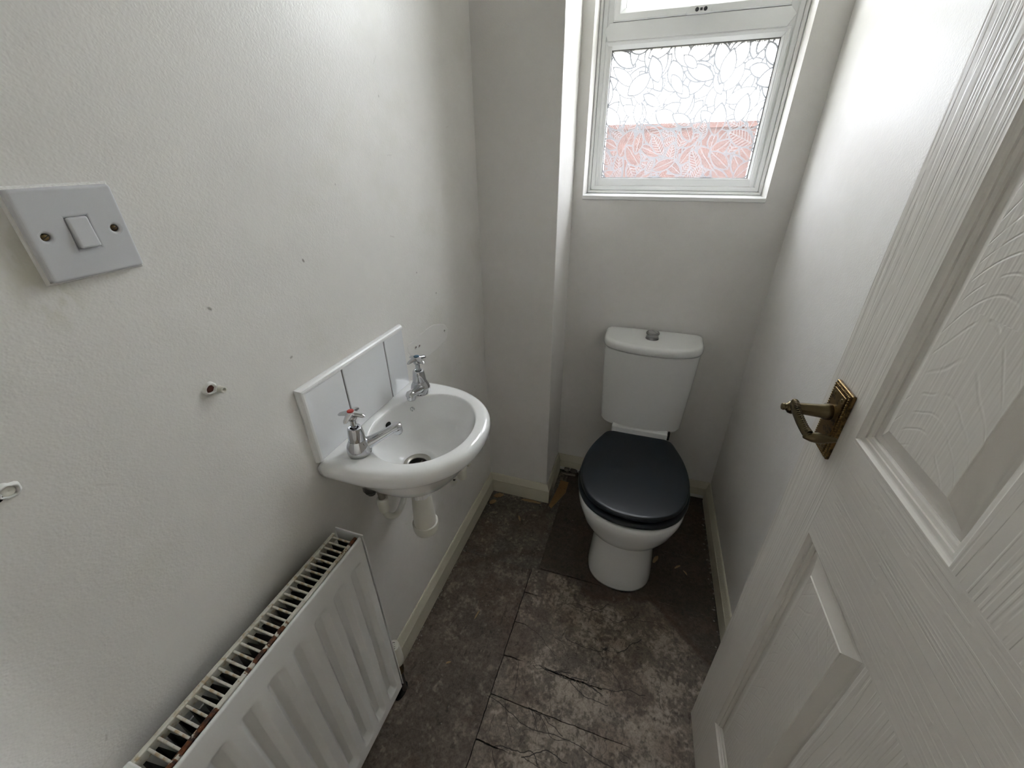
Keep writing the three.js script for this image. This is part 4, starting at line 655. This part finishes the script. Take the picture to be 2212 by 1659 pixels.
// ------------------------------------------------------------------ door
const DA = 0.0485;
const door = structGroup('door_1', 'open white six-panel moulded door with brass lever handle', [0.8645, 0, 0.9063]);
door.rotation.y = -(Math.PI / 2 - Math.atan(DA));
{
  const DW = 0.762, Y0 = 0.008, Y1 = 1.989;
  // pressed wood grain: fine wavering lines along v
  const grain = dataTex(1024, 1024, (u, v) => {
    const w = u + 0.012 * (tnoise(u, v, 3, 501) - 0.5) + 0.002 * (tnoise(u, v, 9, 502) - 0.5);
    const l = tnoise2(w, v, 150, 3, 503), k = tnoise2(w, v, 64, 2, 504), br = tnoise(u, v, 26, 506);
    return 0.5 + 0.6 * (sstep(0.38, 0.62, l) - 0.5) * sstep(0.15, 0.45, br + 0.12) + 0.16 * (k - 0.5);
  });
  const gmat = (rot, s) => { const m = new THREE.MeshPhysicalMaterial({ name: 'door_paint', color: rgb(0.755, 0.725, 0.67), roughness: 0.34, bumpMap: grain.clone(), bumpScale: s }); m.bumpMap.repeat.set(2.6, 2.6); m.bumpMap.rotation = rot; m.bumpMap.needsUpdate = true; return m; };
  const stile = gmat(0, 0.00045), rail = gmat(Math.PI / 2, 0.00032);
  const ogrm = dataTex(1024, 1024, (u, v) => {                                       // cathedral grain for the raised fields
    const a = (u - 0.5) * 2, y = v * 3.2 + 1.6 * a * a + 0.25 * (tnoise(u, v, 5, 511) - 0.5), l = Math.abs(((y * 5) % 1 + 1) % 1 - 0.5) * 2;
    return 0.6 - 0.4 * (1 - sstep(0.0, 0.22, l)) * sstep(0.25, 0.6, tnoise(u, v, 14, 512)) + 0.2 * (tnoise(u, v * 0.1, 96, 513) - 0.5);
  });
  const field = new THREE.MeshPhysicalMaterial({ name: 'door_paint_field', color: rgb(0.755, 0.725, 0.67), roughness: 0.36, bumpMap: ogrm, bumpScale: 0.0008 });
  ogrm.repeat.set(1 / 0.21, 1 / 0.42);
  const px = [[0.1136, 0.3190], [0.443, 0.6484]], py = [[0.2326, 0.8720], [1.0550, 1.5200], [1.6400, 1.8700]];
  part('door_core', uvMetres(lim(0, DW, Y0, Y1, -0.035, -0.012)), stile, door);
  const flat = (a, b, c, d) => uvMetres(lim(a, b, c, d, -0.0125, 0));
  part('stile', flat(0, px[0][0], Y0, Y1), stile, door);
  part('stile', flat(px[1][1], DW, Y0, Y1), stile, door);
  for (const [a, b] of py) part('middle_stile', flat(px[0][1], px[1][0], a, b), stile, door);
  for (const [c, d] of [[Y0, py[0][0]], [py[0][1], py[1][0]], [py[1][1], py[2][0]], [py[2][1], Y1]]) part('rail', flat(px[0][0], px[1][1], c, d), rail, door);
  // moulded panels: stepped ovolo down, flat, bevel up to the raised field
  const prof = [[0, 0], [0.0012, -0.0016], [0.0030, -0.0030], [0.0055, -0.0040], [0.0082, -0.0044], [0.0092, -0.0046], [0.0096, -0.0066], [0.0118, -0.0070], [0.0142, -0.0080], [0.0160, -0.0096], [0.0166, -0.0114], [0.0200, -0.0119], [0.0235, -0.0119], [0.0262, -0.0112], [0.0440, -0.0036], [0.0452, -0.0024], [0.0460, -0.0022]];
  for (const [x0, x1] of px) for (const [y0, y1] of py) {
    const ring = ([i, z]) => [[x0 + i, y0 + i, z], [x1 - i, y0 + i, z], [x1 - i, y1 - i, z], [x0 + i, y1 - i, z]];
    const sides = [];
    for (let s = 0; s < 4; s++) { const g = loft(prof.map((q) => [ring(q)[s], ring(q)[(s + 1) % 4]]).map((r) => r.slice()), { closed: false }); sides.push(g.toNonIndexed()); }
    const mould = toCreasedNormals(mergeGeometries(sides), 0.32);
    const pn = part('panel', mould, gmat2(), door);
    const i = 0.0460, fg = new THREE.PlaneGeometry(x1 - x0 - 2 * i, y1 - y0 - 2 * i).translate((x0 + x1) / 2, (y0 + y1) / 2, -0.0022);
    { const p = fg.attributes.position, u = fg.attributes.uv; for (let k = 0; k < p.count; k++) u.setXY(k, p.getX(k) - (x0 + x1) / 2 + 0.105, p.getY(k)); }
    part('raised_field', fg, field, pn);
  }
  function gmat2() { return M.doorPlain ??= new THREE.MeshPhysicalMaterial({ name: 'door_paint_moulding', color: rgb(0.755, 0.725, 0.67), roughness: 0.34, side: THREE.DoubleSide }); }
  // lever handle on a rope-edged plate
  const cx = 0.0535, cy = 1.0455, hw = 0.0275, hh = 0.0545;
  const pl = part('handle_plate', mergeGeometries([rlim(cx - hw, cx + hw, cy - hh, cy + hh, 0.0002, 0.0058, 0.0018, 3), rlim(cx - hw + 0.008, cx + hw - 0.008, cy - hh + 0.008, cy + hh - 0.008, 0.003, 0.0088, 0.0012, 3)].map((g) => uvMetres(g))), M.brass, door);
  const bead = new THREE.SphereGeometry(0.0020, 10, 8).scale(1, 1, 1), beads = [];
  const run = (x0, y0, x1, y1) => { const n = Math.round(Math.hypot(x1 - x0, y1 - y0) / 0.0039); for (let i = 0; i < n; i++) { const t = i / n; beads.push(bead.clone().translate(mix(x0, x1, t), mix(y0, y1, t), 0.0064)); } };
  const e = 0.0045; run(cx - hw + e, cy - hh + e, cx + hw - e, cy - hh + e); run(cx + hw - e, cy - hh + e, cx + hw - e, cy + hh - e); run(cx + hw - e, cy + hh - e, cx - hw + e, cy + hh - e); run(cx - hw + e, cy + hh - e, cx - hw + e, cy - hh + e);
  part('beaded_edge', mergeGeometries(beads), M.brass, pl);
  for (const [x, y] of [[-0.012, 0.039], [0.012, 0.039], [-0.012, -0.039], [0.012, -0.039]]) part('plate_screw', lathe([[0.0001, 0.0014], [0.0022, 0.0011], [0.0033, 0]], 18).rotateX(Math.PI / 2).translate(cx + x, cy + y, 0.0088), M.brassScrew, pl);
  const sx = 0.0500, sy = 1.0560;
  const lv = part('lever', lathe([[0.0115, 0.008], [0.0125, 0.010], [0.0125, 0.0165], [0.0105, 0.0185], [0.0098, 0.030], [0.0088, 0.046], [0.0080, 0.052], [0.0095, 0.0555], [0.0102, 0.060], [0.0088, 0.0645], [0.0060, 0.0665], [0.0050, 0.0690], [0.0056, 0.0710], [0.0045, 0.0735], [0.0001, 0.0745]], 32).rotateX(Math.PI / 2), M.bronze, door, [sx, sy, 0]);
  // curved blade, flattened, with a roped outer side
  const cv = new THREE.CatmullRomCurve3([V(-0.002, 0.002, 0.060), V(0.008, 0.0075, 0.0615), V(0.022, 0.0055, 0.0620), V(0.038, -0.002, 0.0590), V(0.052, -0.0085, 0.0545), V(0.062, -0.0095, 0.0520)]), rings = [], N = 40;
  for (let i = 0; i <= N; i++) { const u = i / N, q = cv.getPoint(u), tn = cv.getTangent(u), up = V(0, 0, 1).addScaledVector(tn, -tn.z).normalize(), sd = V().crossVectors(tn, up), a = mix(0.0080, 0.0062, u), b = mix(0.0042, 0.0036, u); rings.push(Array.from({ length: 18 }, (_, k) => { const t = (k / 18) * Math.PI * 2; return [q.x + sd.x * Math.cos(t) * a + up.x * Math.sin(t) * b, q.y + sd.y * Math.cos(t) * a + up.y * Math.sin(t) * b, q.z + sd.z * Math.cos(t) * a + up.z * Math.sin(t) * b]; })); }
  part('blade', loft(rings, { capStart: true, capEnd: true }), M.bronze, lv);
  const rope = []; for (let i = 2; i < 26; i++) { const u = i / 27, q = cv.getPoint(u); rope.push(new THREE.TorusGeometry(0.0034, 0.0011, 8, 16).lookAt(cv.getTangent(u)).translate(q.x, q.y + 0.0065 - 0.002 * u, q.z - 0.001)); }
  part('rope_edge', mergeGeometries(rope), M.bronze, lv);
  part('scroll', lathe([[0.0001, -0.021], [0.0028, -0.0205], [0.0034, -0.019], [0.0046, -0.014], [0.0072, -0.004], [0.0078, 0.003], [0.0066, 0.011], [0.0042, 0.017], [0.0030, 0.0195], [0.0001, 0.0205]], 24).rotateX(Math.PI / 2), M.bronze, lv, [0.0600, -0.0105, 0.0385]);
}
// door lining and stop around the opening, behind the camera
{
  const t = structGroup('trim_1', 'white door lining around the doorway behind the camera');
  part('jamb', uvMetres(lim(0.125, 0.140, 0, 2.005, ZF - 0.002, ZF + 0.112)), M.skirting, t);
  part('jamb', uvMetres(lim(0.9075, 0.9225, 0, 2.005, ZF + 0.012, ZF + 0.112)), M.skirting, t);
  part('head', uvMetres(lim(0.125, 0.9225, 1.992, 2.007, ZF + 0.004, ZF + 0.112)), M.skirting, t);
}

// ------------------------------------------------------------------ litter on the floor
function slab(pts, th) { const s = new THREE.Shape(pts.map(([x, z]) => new THREE.Vector2(x, -z))); return uvMetres(new THREE.ExtrudeGeometry(s, { depth: th, bevelEnabled: false }).rotateX(-Math.PI / 2)); }
tag(struct0('hardboard_strip', slab([[0.289, 0.262], [0.303, 0.275], [0.345, 0.158], [0.344, 0.142], [0.330, 0.139], [0.318, 0.141], [0.302, 0.139]], 0.003), M.hardboard, [0, 0.0015, 0]), 'longer tan hardboard strip with a pointed end beside the boxed corner', 'wood strip');
tag(struct0('hardboard_strip', slab([[0.303, 0.136], [0.318, 0.138], [0.331, 0.1355], [0.344, 0.138], [0.344, 0.088], [0.304, 0.085]], 0.003), M.hardboard, [0, 0.0015, 0]), 'shorter tan hardboard strip against the back skirting', 'wood strip');
function struct0(name, g, m, pos, rot) { const o = new THREE.Mesh(g, m); o.name = numbered(name); o.position.set(...pos); if (rot) o.rotation.set(...rot); scene.add(o); return o; }
{
  const flake = (L, B, seed, curl = 0.002) => { const r = rng(seed), rings = [], n = 10; for (let i = 0; i <= n; i++) { const u = i / n, w = B * Math.sin(Math.PI * clamp(u * 0.92 + 0.05)) ** 0.6 * (0.8 + 0.4 * r()) / 2, y = curl * Math.sin(Math.PI * u); rings.push([[u * L - L / 2, y + 0.0014, -w], [u * L - L / 2, y + 0.0014, w], [u * L - L / 2, y, w], [u * L - L / 2, y, -w]]); } const g = loft(rings.map((q) => q.slice().reverse()), { capStart: true, capEnd: true }).toNonIndexed(); g.computeVertexNormals(); return g; };
  for (const [x, z, L, B, t, label] of [
    [0.185, 0.374, 0.030, 0.008, -1.05, 'pale wood splinter on the floor before the boxed corner'],
    [0.176, 0.829, 0.034, 0.005, 1.42, 'long thin pale splinter lying on the brown sheet'],
    [0.755, 0.407, 0.040, 0.014, 1.15, 'large tan wood flake leaning by the toilet foot'],
    [0.836, 0.416, 0.028, 0.007, 0.75, 'small pale splinter on the dark stain right of the toilet'],
    [0.863, 0.434, 0.022, 0.005, -0.9, 'tiny pale splinter next to the right skirting'],
    [0.560, 0.560, 0.040, 0.012, -0.55, 'tan flake tucked against the toilet foot'],
    [0.150, 1.000, 0.016, 0.006, 0.6, 'small brown flake on the sheet near the radiator valve'],
    [0.205, 0.262, 0.090, 0.014, 0.03, 'tan flake strip along the front of the boxed corner'],
    [0.040, 0.318, 0.034, 0.022, 0.9, 'rounded tan flake at the left skirting'],
    [0.052, 0.272, 0.046, 0.026, 0.5, 'broken tan flake in the corner by the boxing'],
  ]) tag(struct0('wood_flake', flake(L, B, Math.round(L * 1e4 + x * 999)), M.splinter, [x, 0.0016, z], [0, t, 0]), label, 'wood flake', 'wood flakes on the floor');
  // grit swept against the skirting boards: too small to count
  const r = rng(909), gs = [];
  const peb = (x, z, s) => { const g = new THREE.IcosahedronGeometry(s, 0).scale(1 + r(), 0.5 + 0.4 * r(), 1 + r()).rotateY(r() * 6).translate(x, 0.001 + s * 0.4, z); g.deleteAttribute('uv'); gs.push(g); };
  for (let i = 0; i < 70; i++) peb(ST + 0.001 + r() * r() * 0.016, 0.30 + r() * 0.75, 0.0007 + r() * 0.0017);
  for (let i = 0; i < 70; i++) { const z = 0.05 + r() * 0.8; peb(W + RA * z - ST - 0.001 - r() * r() * 0.02, z, 0.0007 + r() * 0.0018); }
  for (let i = 0; i < 60; i++) peb(0.03 + r() * 0.25, BZ + ST + 0.002 + r() * r() * 0.03, 0.0007 + r() * 0.0018);
  for (let i = 0; i < 26; i++) peb(0.05 + r() * 0.40, 0.28 + r() * 0.95, 0.0005 + r() * 0.0009);
  const o = struct0('grit', mergeGeometries(gs), M.grit, [0, 0, 0]); o.userData.kind = 'stuff'; tag(o, 'pale plaster grit swept along the skirting boards', 'grit');
}

scene.traverse((o) => { if (o.isMesh) { o.castShadow = true; o.receiveShadow = true; } });
renderer.render(scene, camera);
